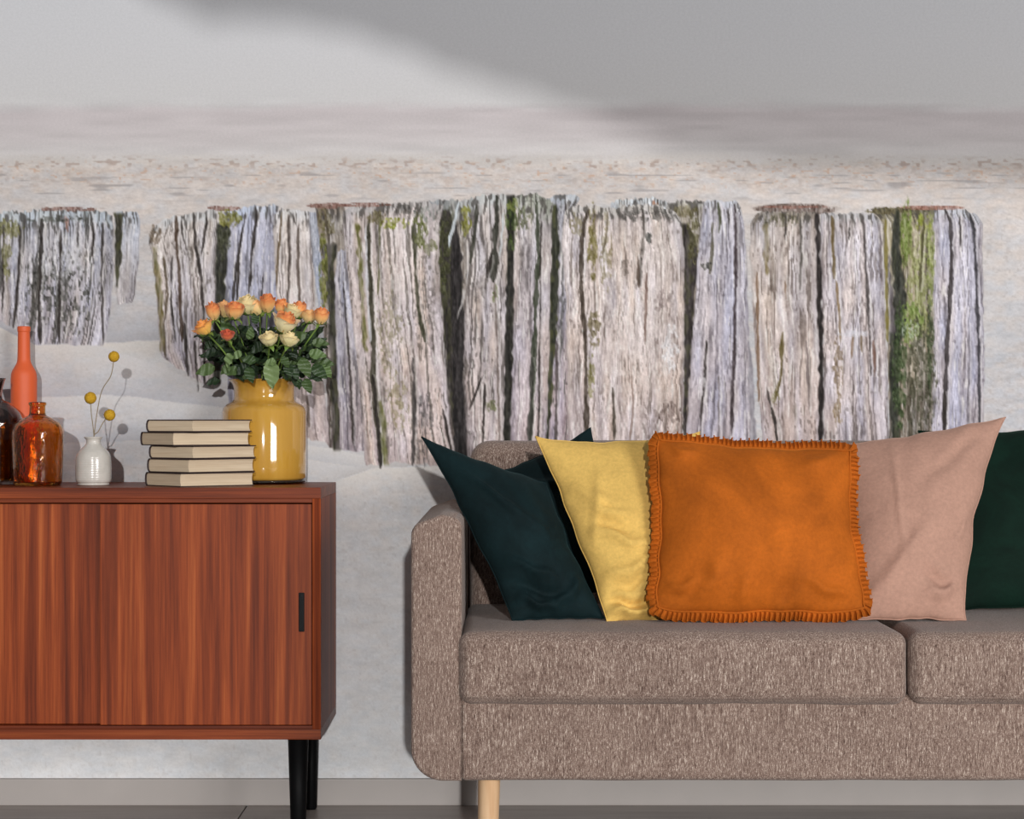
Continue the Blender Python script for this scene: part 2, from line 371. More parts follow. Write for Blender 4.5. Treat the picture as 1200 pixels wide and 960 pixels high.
    P.post([(240, 404), (260, 402), (350, 410), (440, 420), (545, 428)], [(240, 520), (262, 514), (330, 515), (400, 520), (500, 528), (548, 536)], [(400, 250), (410, 243), (450, 239), (500, 236), (512, 240)], [(420, 546), (470, 542), (540, 548)], (202, 193, 190), (200, 185, 183), 27, .75, (78, 72, 64), topc=(176, 176, 176), topn=9)
    P.blob(428, 240, 26, 2.6, RUST, .9, 340, 9, 2, .3)
    P.blob(460, 400, 26, 130, (226, 218, 214), .35, 341, 2.6, 6, .5)
    P.blob(455, 390, 20, 60, (120, 114, 84), .55, 342, 2.2, 5, .58); P.blob(466, 470, 16, 40, (128, 120, 84), .6, 343, 2.2, 5, .56)
    P.blob(500, 360, 18, 60, (110, 104, 100), .6, 344, 2, 5, .58); P.blob(495, 500, 14, 50, (84, 80, 80), .7, 345, 2, 12, .52)
    P.gap([(250, 416), (300, 419), (400, 425), (410, 427)], [(250, 420), (300, 424), (400, 430), (410, 431)], 262, 412, (96, 94, 44), .7, 76, a=.9)
    P.crack([(258, 433), (285, 431), (330, 434), (380, 436), (410, 438), (440, 437), (480, 441), (545, 447)], 6, (52, 50, 36), lip=.9, seed=77)
    P.crack([(262, 428), (330, 430), (400, 434)], 3, (206, 206, 210), lip=0, seed=78)
    P.gap([(440, 440), (500, 446), (545, 449)], [(440, 443), (500, 452), (545, 455)], 470, 545, (94, 96, 46), .8, 79, a=.85)
    P.crack([(440, 437), (500, 443), (548, 446)], 4, seed=75)
    P.crack([(262, 485), (320, 487), (360, 490), (400, 498)], 4.4, (60, 60, 44), seed=81); P.crack([(420, 484), (480, 485), (545, 484)], 4, (66, 62, 60), seed=82)
    P.crack([(480, 519), (545, 532)], 3, seed=83); P.crack([(250, 446), (300, 444), (345, 443)], 2, (96, 96, 60), seed=84)
    P.blob(462, 262, 16, 7, (128, 134, 50), .9, 348, 3, 4, .4); P.blob(492, 272, 9, 22, (86, 92, 44), .9, 349, 3, 8, .38); P.blob(505, 290, 9, 9, (88, 92, 50), .7, 350)
    P.blob(440, 255, 12, 9, OLIVE, .8, 351); P.blob(478, 246, 20, 6, (60, 58, 54), .6, 352, 2, 6, .45); P.blob(500, 250, 16, 10, (110, 120, 112), .5, 353, 2, 8, .45)
    P.crack([(236, 537), (256, 534), (276, 528), (290, 526)], 3, (206, 214, 220), lip=0, seed=85); P.crack([(340, 545), (366, 538), (374, 536)], 2.4, (190, 186, 184), lip=0, seed=86)
    # next post
    P.post([(230, 640), (520, 636)], [(230, 680), (260, 668), (520, 668)], [(636, 236), (652, 228), (672, 228), (684, 236)], [(630, 520), (670, 525)], (176, 180, 190), (182, 168, 176), 30, .7, (66, 66, 62), topc=(206, 216, 224))
    P.gap([(236, 641), (300, 643), (400, 642), (520, 639)], [(236, 652), (300, 656), (360, 654), (430, 649), (520, 643)], 240, 520, (48, 50, 38), .8, 88, grey=.1)
    P.crack([(400, 652), (460, 652), (520, 652)], 3, (84, 76, 74), seed=89); P.crack([(232, 662), (260, 664), (290, 664)], 2.4, seed=90)
    P.post([(228, 543), (250, 542), (300, 551), (350, 545), (450, 543), (510, 548)], [(228, 598), (520, 598)], [(536, 240), (545, 234), (565, 229), (600, 228)], [(540, 545), (600, 545)], (196, 190, 188), (190, 178, 178), 33, .85, (70, 64, 60), topc=(196, 206, 206), topn=16)
    P.post([(228, 600), (400, 600), (520, 598)], [(228, 648), (400, 644), (520, 640)], [(600, 230), (628, 227), (640, 232), (650, 238)], [(595, 530), (650, 530)], (190, 186, 186), (194, 180, 184), 36, .5, (72, 66, 66), topc=(150, 160, 140), topn=20)
    P.gap([(228, 594), (300, 594), (350, 593), (520, 590)], [(228, 603), (300, 603), (350, 602), (420, 601), (520, 597)], 229, 545, (36, 34, 30), .15, 91)
    P.blob(599, 262, 6, 30, (66, 84, 34), .8, 356, 3, 9, .35)
    P.crack([(230, 582), (260, 582), (300, 579), (330, 578)], 8, (46, 46, 38), seed=92); P.crack([(250, 590), (270, 589), (300, 586)], 2.6, (200, 206, 208), lip=0, seed=93)
    P.crack([(240, 559), (275, 556), (308, 551)], 4, (52, 52, 42), seed=94); P.crack([(300, 575), (325, 571)], 4, seed=95)
    P.blob(546, 258, 6, 17, (126, 126, 54), .9, 358, 3, 8, .35); P.blob(580, 345, 4, 12, (90, 100, 50), .8, 359); P.blob(576, 476, 9, 7, (88, 90, 56), .85, 360)
    P.crack([(440, 566), (460, 558), (480, 550)], 2.6, seed=96); P.crack([(330, 580), (450, 584), (520, 586)], 2.2, (110, 98, 92), seed=97); P.crack([(450, 568), (520, 566)], 2.6, seed=98)
    P.blob(562, 330, 14, 34, (112, 106, 104), .5, 361, 2, 7, .56)
    P.crack([(235, 629), (300, 631), (350, 628), (420, 626), (520, 622)], 5.5, (52, 58, 42), lip=.4, seed=99)
    P.crack([(420, 624), (480, 622), (520, 620)], 5, (56, 56, 50), seed=101); P.crack([(260, 634), (380, 633), (520, 631)], 2, seed=102)
    P.blob(614, 256, 11, 14, (86, 90, 60), .8, 363, 2, 7, .45); P.blob(600, 240, 6, 9, (118, 126, 60), .7, 364)
    P.blob(622, 234, 22, 4, (90, 90, 84), .6, 365, 2, 3, .5)
    # broad pale post
    P.post([(232, 716), (260, 716)], [(232, 784), (260, 784)], [(714, 240), (722, 235), (750, 232), (768, 231), (782, 236)], [(714, 262), (790, 262)], (206, 210, 212), None, 40, .9, (70, 66, 62), topc=(210, 218, 224), topn=4)
    P.blob(768, 238, 4, 5, (150, 96, 66), .9, 370)
    P.post([(234, 780), (300, 798), (400, 802), (520, 802)], [(234, 826), (300, 822), (350, 816), (450, 809), (520, 806)], [(776, 240), (790, 236), (830, 235)], [(780, 520), (830, 520)], (178, 172, 160), (120, 112, 112), 42, .9, (62, 56, 46), topc=(190, 192, 190))
    P.gap([(255, 797), (330, 802), (400, 802), (520, 800)], [(255, 806), (290, 818), (340, 815), (400, 811), (450, 807), (520, 804)], 262, 520, (54, 48, 46), .5, 105, grey=.15)
    P.blob(812, 275, 7, 36, (84, 80, 48), .8, 372); P.blob(800, 247, 16, 8, (104, 96, 60), .6, 373)
    P.post([(234, 824), (300, 818), (350, 815), (400, 811), (450, 808), (520, 804)], [(240, 868), (262, 872), (300, 875), (430, 879), (520, 881)], [(818, 238), (830, 235), (862, 236), (870, 244), (876, 262)], [(800, 520), (885, 520)], (196, 194, 202), (180, 174, 184), 44, .45, (70, 64, 68), topc=(206, 212, 220), topn=8)
    P.crack([(240, 861), (270, 862), (340, 862), (400, 861), (510, 857)], 3.6, (58, 48, 50), seed=106)
    P.crack([(238, 842), (255, 844), (272, 843)], 4, (74, 76, 56), seed=107); P.crack([(262, 835), (300, 834), (320, 832)], 3.4, (96, 92, 78), seed=108)
    P.crack([(400, 828), (460, 824), (515, 820)], 2.4, seed=109); P.crack([(245, 853), (262, 854)], 3, seed=110); P.crack([(440, 842), (515, 843)], 2.6, (120, 112, 112), seed=111)
    P.blob(829, 312, 8, 5, (58, 58, 52), .8, 375, 2.5, 3, .4); P.blob(824, 450, 6, 14, (224, 220, 224), .6, 376)
    P.gap([(430, 877), (520, 880)], [(400, 877), (440, 883), (520, 886)], 400, 520, (150, 146, 152), 0, 112)
    P.post([(240, 661), (285, 659), (350, 663), (510, 666)], [(244, 792), (262, 799), (300, 802), (400, 802), (510, 800)], [(657, 262), (663, 247), (672, 242), (700, 241), (722, 244), (742, 240), (770, 241), (790, 247), (798, 256), (804, 268)], [(660, 530), (805, 530)], (209, 200, 196), (203, 190, 188), 46, .55, (92, 80, 72), topc=(196, 196, 190), topn=9)
    P.blob(755, 252, 38, 9, (78, 76, 72), .75, 380, 3, 3.5, .5); P.blob(750, 400, 50, 100, (226, 216, 210), .35, 381, 4, 9, .5)
    P.crack([(246, 690), (262, 684), (300, 681), (340, 682), (370, 684), (420, 686), (510, 688)], 5, (62, 52, 42), seed=113)
    P.blob(694, 285, 6, 44, (110, 102, 52), .85, 383, 2.4, 9, .42); P.blob(696, 385, 8, 22, (96, 86, 54), .85, 384, 3, 6, .42); P.blob(693, 440, 4, 30, (112, 108, 56), .7, 385)
    P.blob(674, 262, 10, 16, (112, 104, 74), .7, 386, 2.4, 7, .46); P.blob(710, 300, 8, 50, (120, 110, 74), .6, 387, 2, 7, .52)
    P.crack([(246, 753), (275, 754), (335, 750)], 3.8, (64, 58, 52), seed=114); P.crack([(300, 748), (336, 748)], 3, (84, 70, 60), seed=115)
    P.crack([(248, 712), (280, 710), (300, 706)], 2.6, (110, 100, 80), seed=116); P.crack([(320, 758), (400, 756)], 3, (120, 98, 88), seed=117)
    P.crack([(455, 718), (515, 720)], 3, (70, 62, 52), seed=118); P.crack([(430, 740), (480, 742), (520, 738)], 1.8, (140, 120, 110), seed=119)
    P.blob(774, 352, 8, 14, (140, 126, 122), .75, 388, 3, 5, .4); P.blob(786, 348, 4, 10, (130, 118, 114), .7, 389); P.blob(734, 312, 7, 13, (110, 100, 92), .75, 390, 2.4, 5, .45)
    P.blob(766, 290, 30, 26, (216, 206, 200), .5, 391, 5, 8, .45); P.blob(786, 410, 10, 30, (224, 222, 224), .75, 392, 3, 6, .45); P.blob(785, 485, 16, 16, (98, 82, 76), .75, 393, 2.4, 6, .5)
    P.blob(762, 495, 12, 22, (130, 116, 112), .6, 394, 3, 6, .5); P.blob(760, 278, 4, 8, (70, 72, 68), .8, 395)
    # right posts
    P.blob(933, 245, 40, 5.5, (96, 80, 72), .9, 400, 12, 3, .2); P.blob(932, 242.5, 34, 1.6, (138, 92, 80), .7, 401, 9, 2, .3)
    P.post([(246, 886), (262, 880), (300, 879), (400, 884), (520, 894)], [(240, 958), (330, 959), (420, 962), (520, 963)], [(876, 272), (881, 256), (892, 249), (920, 248), (958, 249)], [(880, 530), (965, 530)], (190, 184, 182), (196, 182, 180), 50, .65, (84, 72, 64), topc=(120, 112, 98), topn=9)
    P.post([(246, 961), (330, 962), (420, 965), (520, 965)], [(250, 1029), (262, 1032), (330, 1036), (400, 1039), (520, 1041)], [(958, 254), (968, 250), (1000, 250), (1026, 251), (1036, 262)], [(960, 530), (1045, 530)], (194, 190, 196), (192, 182, 184), 53, .55, (80, 70, 66), topc=(180, 184, 186), topn=8)
    P.gap([(248, 955), (330, 957), (420, 960), (520, 959)], [(248, 960), (330, 962), (400, 965), (520, 965)], 250, 530, (42, 36, 34), 0, 121)
    P.gap([(262, 894), (330, 896)], [(262, 901), (310, 901), (330, 899)], 262, 322, (112, 98, 62), .4, 122, a=.85); P.crack([(320, 887), (400, 888), (470, 889)], 3.4, (122, 98, 78), seed=123)
    P.crack([(390, 917), (420, 916), (445, 914), (470, 908)], 4.6, (96, 84, 48), seed=124); P.blob(909, 466, 5, 9, (92, 84, 44), .9, 403)
    P.crack([(475, 903), (500, 909), (525, 912)], 3.4, seed=125); P.crack([(455, 899), (475, 903)], 2.4, seed=126); P.blob(906, 440, 7, 34, (224, 218, 210), .55, 404)
    P.crack([(255, 938), (300, 939), (340, 937)], 3, (80, 76, 70), seed=127); P.crack([(252, 921), (280, 920)], 2.8, seed=128); P.crack([(400, 945), (480, 948)], 2.6, (112, 100, 98), seed=129)
    P.blob(915, 258, 24, 8, (90, 86, 64), .65, 405, 2, 6, .46); P.crack([(330, 920), (350, 921)], 2.4, (120, 96, 74), seed=130)
    P.crack([(254, 975), (290, 976), (326, 978)], 4, (104, 88, 58), seed=131); P.crack([(330, 980), (360, 983), (400, 985)], 2.6, (130, 108, 76), seed=132)
    P.crack([(252, 1011), (285, 1013), (330, 1016), (400, 1019), (440, 1020)], 3, (70, 64, 62), seed=133); P.blob(982, 430, 7, 34, (110, 92, 68), .75, 407, 2, 6, .5); P.blob(982, 480, 6, 26, (116, 96, 66), .75, 408, 2, 6, .48)
    P.crack([(392, 1000), (420, 998)], 2.6, (140, 118, 98), seed=134); P.crack([(392, 1009), (412, 1010)], 2.6, (120, 104, 84), seed=135); P.blob(1000, 391, 20, 4, (214, 214, 222), .7, 409)
    P.crack([(258, 995), (280, 995)], 2.6, seed=136); P.crack([(400, 1024), (440, 1025)], 3, (124, 96, 84), seed=138)
    P.post([(244, 1020), (262, 1034), (330, 1037), (400, 1040), (520, 1042)], [(244, 1100), (520, 1096)], [(1012, 250), (1022, 246), (1045, 243), (1100, 244)], [(1030, 530), (1100, 530)], (160, 154, 130), (128, 120, 112), 56, 1., (64, 58, 44), topc=(84, 80, 60))
    P.post([(244, 1094), (400, 1094), (520, 1092)], [(250, 1144), (262, 1151), (330, 1152), (400, 1153), (440, 1154), (520, 1151)], [(1085, 246), (1110, 243), (1124, 244), (1138, 249), (1150, 254), (1154, 262)], [(1090, 530), (1160, 530)], (192, 190, 200), (182, 178, 190), 59, .5, (66, 60, 64), topc=(196, 204, 212), topn=8)
    P.blob(1092, 243.5, 30, 2.4, (142, 98, 84), .9, 410, 10, 2, .2); P.blob(1040, 247, 22, 4, (92, 84, 58), .9, 411, 4, 2, .3)
    P.gap([(250, 1048), (300, 1045), (340, 1048), (400, 1042), (520, 1044)], [(250, 1053), (300, 1056), (340, 1061), (372, 1062), (400, 1056), (520, 1053)], 246, 525, (44, 46, 38), .3, 141, grey=.15)
    P.gap([(330, 1040), (400, 1044)], [(310, 1043), (400, 1050)], 300, 390, (96, 90, 92), 0, 142)
    P.blob(1062, 275, 6, 36, (104, 122, 52), .9, 412, 3, 10, .28); P.blob(1078, 330, 15, 70, (142, 148, 92), .8, 413, 3, 7, .4); P.blob(1068, 380, 14, 24, (110, 130, 62), .85, 414, 3, 5, .34)
    P.blob(1054, 430, 8, 70, (58, 74, 40), .9, 415, 3, 8, .35); P.blob(1080, 440, 18, 80, (66, 66, 48), .75, 416, 2.4, 7, .45); P.blob(1091, 300, 5, 60, (124, 136, 70), .7, 417)
    P.blob(1090, 400, 5, 60, (60, 72, 44), .8, 418, 2, 12, .4); P.blob(1066, 385, 12, 12, (190, 200, 190), .6, 419, 2, 2.4, .55); P.blob(1073, 285, 5, 22, (186, 176, 160), .7, 420); P.blob(1083, 262, 10, 12, (150, 160, 60), .7, 421)
    P.crack([(258, 1038), (400, 1040)], 3, (120, 110, 52), seed=143); P.crack([(250, 1083), (300, 1080), (340, 1078)], 2.6, (74, 70, 44), seed=144)
    P.crack([(246, 1108), (262, 1114), (300, 1115), (340, 1114), (400, 1110), (450, 1108), (510, 1106)], 4.4, (50, 44, 44), seed=145); P.crack([(460, 1107), (520, 1107)], 4, seed=146)
    P.crack([(252, 1137), (270, 1141), (330, 1144), (400, 1147), (500, 1148)], 3.6, (52, 50, 54), seed=147); P.crack([(250, 1124), (290, 1126)], 2.2, seed=148)
    P.crack([(380, 1136), (500, 1134)], 1.8, (110, 104, 110), seed=149)
    return np.clip(P.c, 8, 250)

# ---------------- room ----------------
def m_plain(name, rgb, rough=.6, var=.06, scale=6., bump=.0, **kw):
    t = NT(name); v = t.coord(); f = t.noise(v, scale, 5)
    c = lin(rgb); a = tuple(x*(1-var) for x in c[:3])+(1,); b = tuple(min(1, x*(1+var)) for x in c[:3])+(1,)
    t.set(Base_Color=t.ramp(f, [(.3, a), (.7, b)]), Roughness=rough, **kw)
    if bump: t.bump(t.noise(v, scale*30, 3), bump, .001)
    return t.m
M_wall = m_plain('plaster', (196, 194, 190), .9, .02, 3, .1)
M_base = m_plain('painted_skirting', (170, 163, 158), .5, .03, 9)
def floor_mat():
    t = NT('grey_oak_floor'); v = t.coord((2.2, 26, 26)); f = t.noise(v, 3., 6, .6, .4); g = t.noise(t.coord((1, 9, 1)), 3, 3)
    oi = t.n('ShaderNodeObjectInfo')
    c = t.ramp(f, [(.25, lin(138, 129, 123)), (.55, lin(158, 149, 143)), (.8, lin(172, 163, 156))])
    c = t.mix(c, t.ramp(oi.outputs['Random'], [(0, lin(138, 129, 123)), (1, lin(172, 163, 156))]), .35)
    t.set(Base_Color=c, Roughness=t.ramp(g, [(.3, (.3,)*3+(1,)), (.7, (.42,)*3+(1,))])); t.bump(f, .15, .0006); return t.m
M_floor = floor_mat()
FX0, FX1, FY0 = -4.2, 6.6, -8.0
sub = box('floor', (FX0, FY0, -.03), (FX1, 0, -.004), m_plain('floor_joint', (52, 48, 46), .8), None, 0); sub['kind'] = 'structure'
pw, plen = .192, 1.88
bm = bmesh.new(); bmesh.ops.create_cube(bm, size=1)
for v in bm.verts: v.co = Vector((v.co.x*(plen-.003), v.co.y*(pw-.002), v.co.z*.012))
bmesh.ops.bevel(bm, geom=[e for e in bm.edges if all(v.co.z > 0 for v in e.verts)], offset=.0012, segments=1, affect='EDGES')
plank_me = bmm('floor_plank', bm); plank_me.materials.append(M_floor)
r = 0; y = -pw/2
while y > FY0:
    off = (r*.41 % 1)*plen+.18; x = FX0-off+plen/2
    while x-plen/2 < FX1:
        if x+plen/2 > FX0:
            o = bpy.data.objects.new('floor_plank', plank_me); COL.objects.link(o); o.parent = sub
            o.location = Vector((x, y, -.006))-Vector(sub.location)
        x += plen
    y -= pw; r += 1
wb = box('wall_back', (FX0, .003, 0), (FX1, .15, 3.3), M_wall, None, 0); wb['kind'] = 'structure'
bb = box('baseboard_back', (-4.2, -.016, 0), (6.6, 0.002, .062), M_base, None, .003); bb['kind'] = 'structure'
# rear wall, behind the camera: a tall opening with an added drape that shades the mural's top, and the window whose panes give the daylight
RY = -8.0
rw = bpy.data.objects.new('wall_rear', None); COL.objects.link(rw); rw['kind'] = 'structure'
for lo, hi in (((FX0, RY-.15, 0), (-1.5, RY, 3.6)), ((-1.5, RY-.15, 3.3), (2.5, RY, 3.6)), ((2.5, RY-.15, 0), (2.95, RY, 3.6)), ((2.95, RY-.15, 0), (5.95, RY, .7)), ((2.95, RY-.15, 2.8), (5.95, RY, 3.6)), ((5.95, RY-.15, 0), (FX1, RY, 3.6))):
    box('wall_section', lo, hi, M_wall, rw, 0)
wn = bpy.data.objects.new('window_1', None); COL.objects.link(wn); wn['kind'] = 'structure'
for k in range(5): box('window_post', (2.95+.735*k, RY-.06, .7), (3.01+.735*k, RY+.02, 2.8), M_base, wn, .003)
for z in (.7, 2.74): box('window_rail', (2.95, RY-.06, z), (5.95, RY+.02, z+.06), M_base, wn, .003)
t = NT('shadow_curtain_linen'); cv = t.coord((80, 80, 80)); t.set(Base_Color=t.ramp(t.noise(cv, 6, 2), [(.3, lin(180, 176, 168)), (.7, lin(196, 192, 184))]), Roughness=.9); M_shadow_curtain = t.m
edge_px = [(-400, -260), (40, -60), (130, -28), (185, 6), (240, 32), (320, 32), (400, 44), (470, 66), (530, 92), (600, 112), (660, 132), (730, 160), (800, 188), (900, 206), (1050, 216), (1300, 230), (1700, 240)]  # hem of the added drape, traced from the shadow edge wanted on the mural
vs, fs = [], []; NX, NZ = 300, 14
for i in range(NX+1):
    px = -400+2000*i/NX; pz = np.interp(px, [e[0] for e in edge_px], [e[1] for e in edge_px])
    x = (px-600)/500+SUN_DX*RY; zb = CAM_H-(pz-490)/500+SUN_DZ*RY
    for j in range(NZ+1):
        s = j/NZ; z = max(zb, 0)*(1-s)+3.42*s if zb < 3.42 else 3.42+.01*(1-s)
        vs.append((x, RY+.10+.035*math.sin(x*46+1.2*math.sin(z*3))*(1-.3*s), z))
for i in range(NX):
    for j in range(NZ): a = i*(NZ+1)+j; fs.append((a, a+NZ+1, a+NZ+2, a+1))
cu = add('shadow_curtain', mesh('shadow_curtain', vs, fs), M_shadow_curtain); tag(cu, 'added pale linen drape, unseen behind the viewer, hem shaped to shade the mural', 'shadow_curtain')
rod = tube('shadow_curtain_rod', [(-1.7, RY+.1, 3.46), (2.75, RY+.1, 3.46)], .014, M_base, None, 12); tag(rod, 'grey rod added to carry the unseen shading drape behind the viewer', 'curtain rod')

# ---------------- the mural ----------------
def build_mural():
    dx = 1.25
    xs = np.concatenate([np.arange(-1500, -40, 9.), np.arange(-40, 1240, dx), np.arange(1240, 2500, 9.)])
    ys = np.concatenate([np.arange(-700, -20, 12.), np.arange(-20, 120, 6.), np.arange(120, 178, 2.5), np.arange(178, 562, dx), np.arange(562, 912, 2.5), [912., 942.]])
    nx, ny = len(xs), len(ys)
    X, Y = np.meshgrid(xs, ys); x = X.ravel(); y = Y.ravel()
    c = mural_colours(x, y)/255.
    lc = np.where(c <= .04045, c/12.92, ((c+.055)/1.055)**2.4)
    co = np.stack([(x-600)/500., np.zeros_like(x), CAM_H-(y-490)/500.], 1)
    me = bpy.data.meshes.new('wall_mural'); me.vertices.add(nx*ny); me.vertices.foreach_set('co', co.astype(np.float32).ravel())
    a = (np.arange(ny-1)[:, None]*nx+np.arange(nx-1)[None, :]).ravel()
    f = np.stack([a, a+nx, a+nx+1, a+1], 1); nf = len(f)
    me.loops.add(nf*4); me.polygons.add(nf); me.loops.foreach_set('vertex_index', f.ravel().astype(np.int32))
    me.polygons.foreach_set('loop_start', np.arange(0, nf*4, 4, dtype=np.int32)); me.update(calc_edges=True)
    at = me.color_attributes.new('print', 'FLOAT_COLOR', 'POINT')
    at.data.foreach_set('color', np.concatenate([lc, np.ones((len(lc), 1))], 1).astype(np.float32).ravel())
    t = NT('printed_wallpaper'); at = t.n('ShaderNodeAttribute', attribute_name='print')
    g = t.noise(t.coord((320, 1, 900)), 1., 2, .6); g2 = t.noise(t.coord((160, 1, 190)), 1., 2)
    col = t.mix(at.outputs['Color'], t.ramp(g, [(.25, (.94, .94, .94, 1)), (.75, (1.04, 1.04, 1.04, 1))]), 1., 'MULTIPLY')
    col = t.mix(col, t.ramp(g2, [(.25, (.95, .95, .95, 1)), (.75, (1.04, 1.04, 1.04, 1))]), 1., 'MULTIPLY')
    t.set(Base_Color=col, Roughness=.75, Specular_IOR_Level=.25)
    return add('wall_mural', me, t.m, None, False)
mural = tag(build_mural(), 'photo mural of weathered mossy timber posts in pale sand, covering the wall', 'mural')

# ---------------- sideboard ----------------
def wood(name, axis, dark=0.):
    t = NT(name); sc = {'z': (1, 1, .022), 'x': (.022, 1, 1)}[axis]
    v = t.coord(tuple(s*52 for s in sc)); oi = t.n('ShaderNodeObjectInfo')
    ad = t.n('ShaderNodeVectorMath', operation='ADD'); t.l(v, ad.inputs[0])
    sp = t.n('ShaderNodeVectorMath', operation='SCALE'); cb = t.n('ShaderNodeCombineXYZ')
    for i in range(3): t.l(oi.outputs['Random'], cb.inputs[i])
    t.l(cb.outputs[0], sp.inputs[0]); sp.inputs['Scale'].default_value = 31.; t.l(sp.outputs[0], ad.inputs[1]); v = ad.outputs[0]
    f = t.noise(v, 1., 6, .62, .15); g = t.noise(v, .33, 2, .5); h = t.noise(v, 5.5, 3, .7)
    c = t.ramp(f, [(.28, lin(88, 36, 17)), (.44, lin(130, 58, 27)), (.56, lin(154, 73, 34)), (.74, lin(188, 104, 54))])
    c = t.mix(c, t.ramp(g, [(.3, (.62, .5, .45, 1)), (.7, (1.12, 1.1, 1.05, 1))]), .8, 'MULTIPLY')
    c = t.mix(c, t.ramp(h, [(.3, (.68, .62, .58, 1)), (.62, (1.08, 1.08, 1.08, 1))]), .75, 'MULTIPLY')
    if dark: c = t.mix(c, (1-dark, 1-dark, 1-dark, 1), 1., 'MULTIPLY')
    t.set(Base_Color=c, Roughness=.42, Specular_IOR_Level=.16); t.bump(f, .12, .0006); return t.m
W_v = wood('teak_upright_grain', 'z', .0); W_h = wood('teak_long_grain', 'x', .18); W_s = wood('teak_side_grain', 'z', .0); W_s.node_tree.nodes['Principled BSDF'].inputs['Specular IOR Level'].default_value = .05
M_black = m_plain('black_lacquer', (9, 9, 10), .5, .2, 20, Specular_IOR_Level=.15)
M_dark = m_plain('shadow_gap_wood', (40, 20, 13), .7, .2, 20)
SF, SB = -.44, -.022                                          # front, back
sR = P(391, 0, SB).x; sR = (P(379, 0, SF).x+sR)/2; sL = sR-1.62
zT = P(0, 571.5, SF).z; zTu = P(0, 584.5, SF).z; zB = P(0, 867, SF).z; zBu = P(0, 855, SF).z
SBD = thing('sideboard', 'teak sideboard with sliding doors and black tapered legs under the vases', 'sideboard', ((sL+sR)/2, -.23, 0))
box('top_panel', (sL, SF, zTu), (sR, SB, zT), W_h, SBD, .0015)
box('bottom_panel', (sL, SF, zB), (sR, SB, zBu), W_h, SBD, .0015)
px1 = P(366, 0, SF).x
for x0, x1 in ((px1, sR), (sL, sL+(sR-px1))): box('side_panel', (x0, SF+.0008, zBu), (x1, SB, zTu), W_s, SBD, .0012)
box('back_panel', (sL+.02, SB-.008, zBu), (px1, SB-.002, zTu), M_dark, SBD, 0)
zr0 = P(0, 589.5, SF).z; zr1 = P(0, 851, SF).z
box('door_rail', (sL+.02, SF+.004, zr0), (px1, SF+.03, zTu), W_h, SBD, .001)
box('door_rail', (sL+.02, SF+.004, zBu), (px1, SF+.03, zr1), W_h, SBD, .001)
box('middle_shelf', (sL+.02, SF+.06, .49), (px1, SB-.01, .508), M_dark, SBD, 0)
xd = P(116.5, 0, SF).x
d = box('door', (xd, SF+.010, zr1+.001), (px1-.002, SF+.024, zr0-.003), W_v, SBD, .0012); d['label'] = 'right sliding door'
def pull(door, x, z0, z1):
    y = SF+.010
    h = box('handle', (x-.0062, y-.0035, z0), (x+.0062, y+.001, z1), M_black, None, .0018)
    h.location = h.location-SBD.location-door.location; h.parent = door
    g = box('handle_slot', (x-.0028, y-.0042, z0+.006), (x+.0028, y-.003, z1-.006), M_dark, None, 0); g.location = g.location-SBD.location-door.location; g.parent = door; g.data.materials[0] = M_black
pull(d, P(353, 0, SF).x, P(0, 741, SF).z, P(0, 695, SF).z)
xm = xd-.012
d2 = box('door', (xd-.80, SF+.026, zr1+.001), (xd+.02, SF+.038, zr0-.003), W_v, SBD, .0012); d2['label'] = 'left sliding door'
d3 = box('door', (sL+.022, SF+.010, zr1+.001), (xd-.79, SF+.024, zr0-.003), W_v, SBD, .0012)
pull(d3, sL+.06, P(0, 741, SF).z, P(0, 695, SF).z)
def tleg(name, x, y, r0, r1, h, mat, par, lean=(0, 0), n=24):
    vs, fs = tube_data([(x+lean[0]*(1-t), y+lean[1]*(1-t), h*t) for t in (0, .02, .5, .98, 1)], lambda q: r1+(r0-r1)*q, n)
    o = add(name, mesh(name, vs, fs), mat, par); o.location = -Vector(par.location); sharp(o); return o
yl = -.375; xl = P(349.5, 0, yl).x; r0, r1 = P(363.5, 0, yl).x-xl, P(356.5, 0, yl).x-xl
for x in (xl, sL+sR-xl):
    tleg('leg', x, yl, r0, r1, zB, M_black, SBD); tleg('leg', x, -.075, r0*.85, r1*.85, zB, M_black, SBD, (0, .012))
for x in (xl, sL+sR-xl):
    for y in (yl, -.075): 
        o = box('leg_plate', (x-.03, y-.03, zB-.003), (x+.03, y+.03, zB), M_black, SBD, 0)

# ---------------- things on the sideboard ----------------
ZT = zT
def px_prof(cx, pts, Y):
    """silhouette points (half width px, y px) -> (radius, height over the top)"""
    s = FPX/(CAM_D+Y); base = pts[0][1]
    return [(w/s, (base-y)/s) for w, y in pts]
def glass(name, rgb, rough=.0, bump=0., bscale=40, dens=None):
    t = NT(name); t.set(Base_Color=lin(rgb), Roughness=rough, Transmission_Weight=1., IOR=1.45)
    if bump: t.bump(t.noise(t.coord(), bscale, 2, .5), bump, .004)
    return t.m
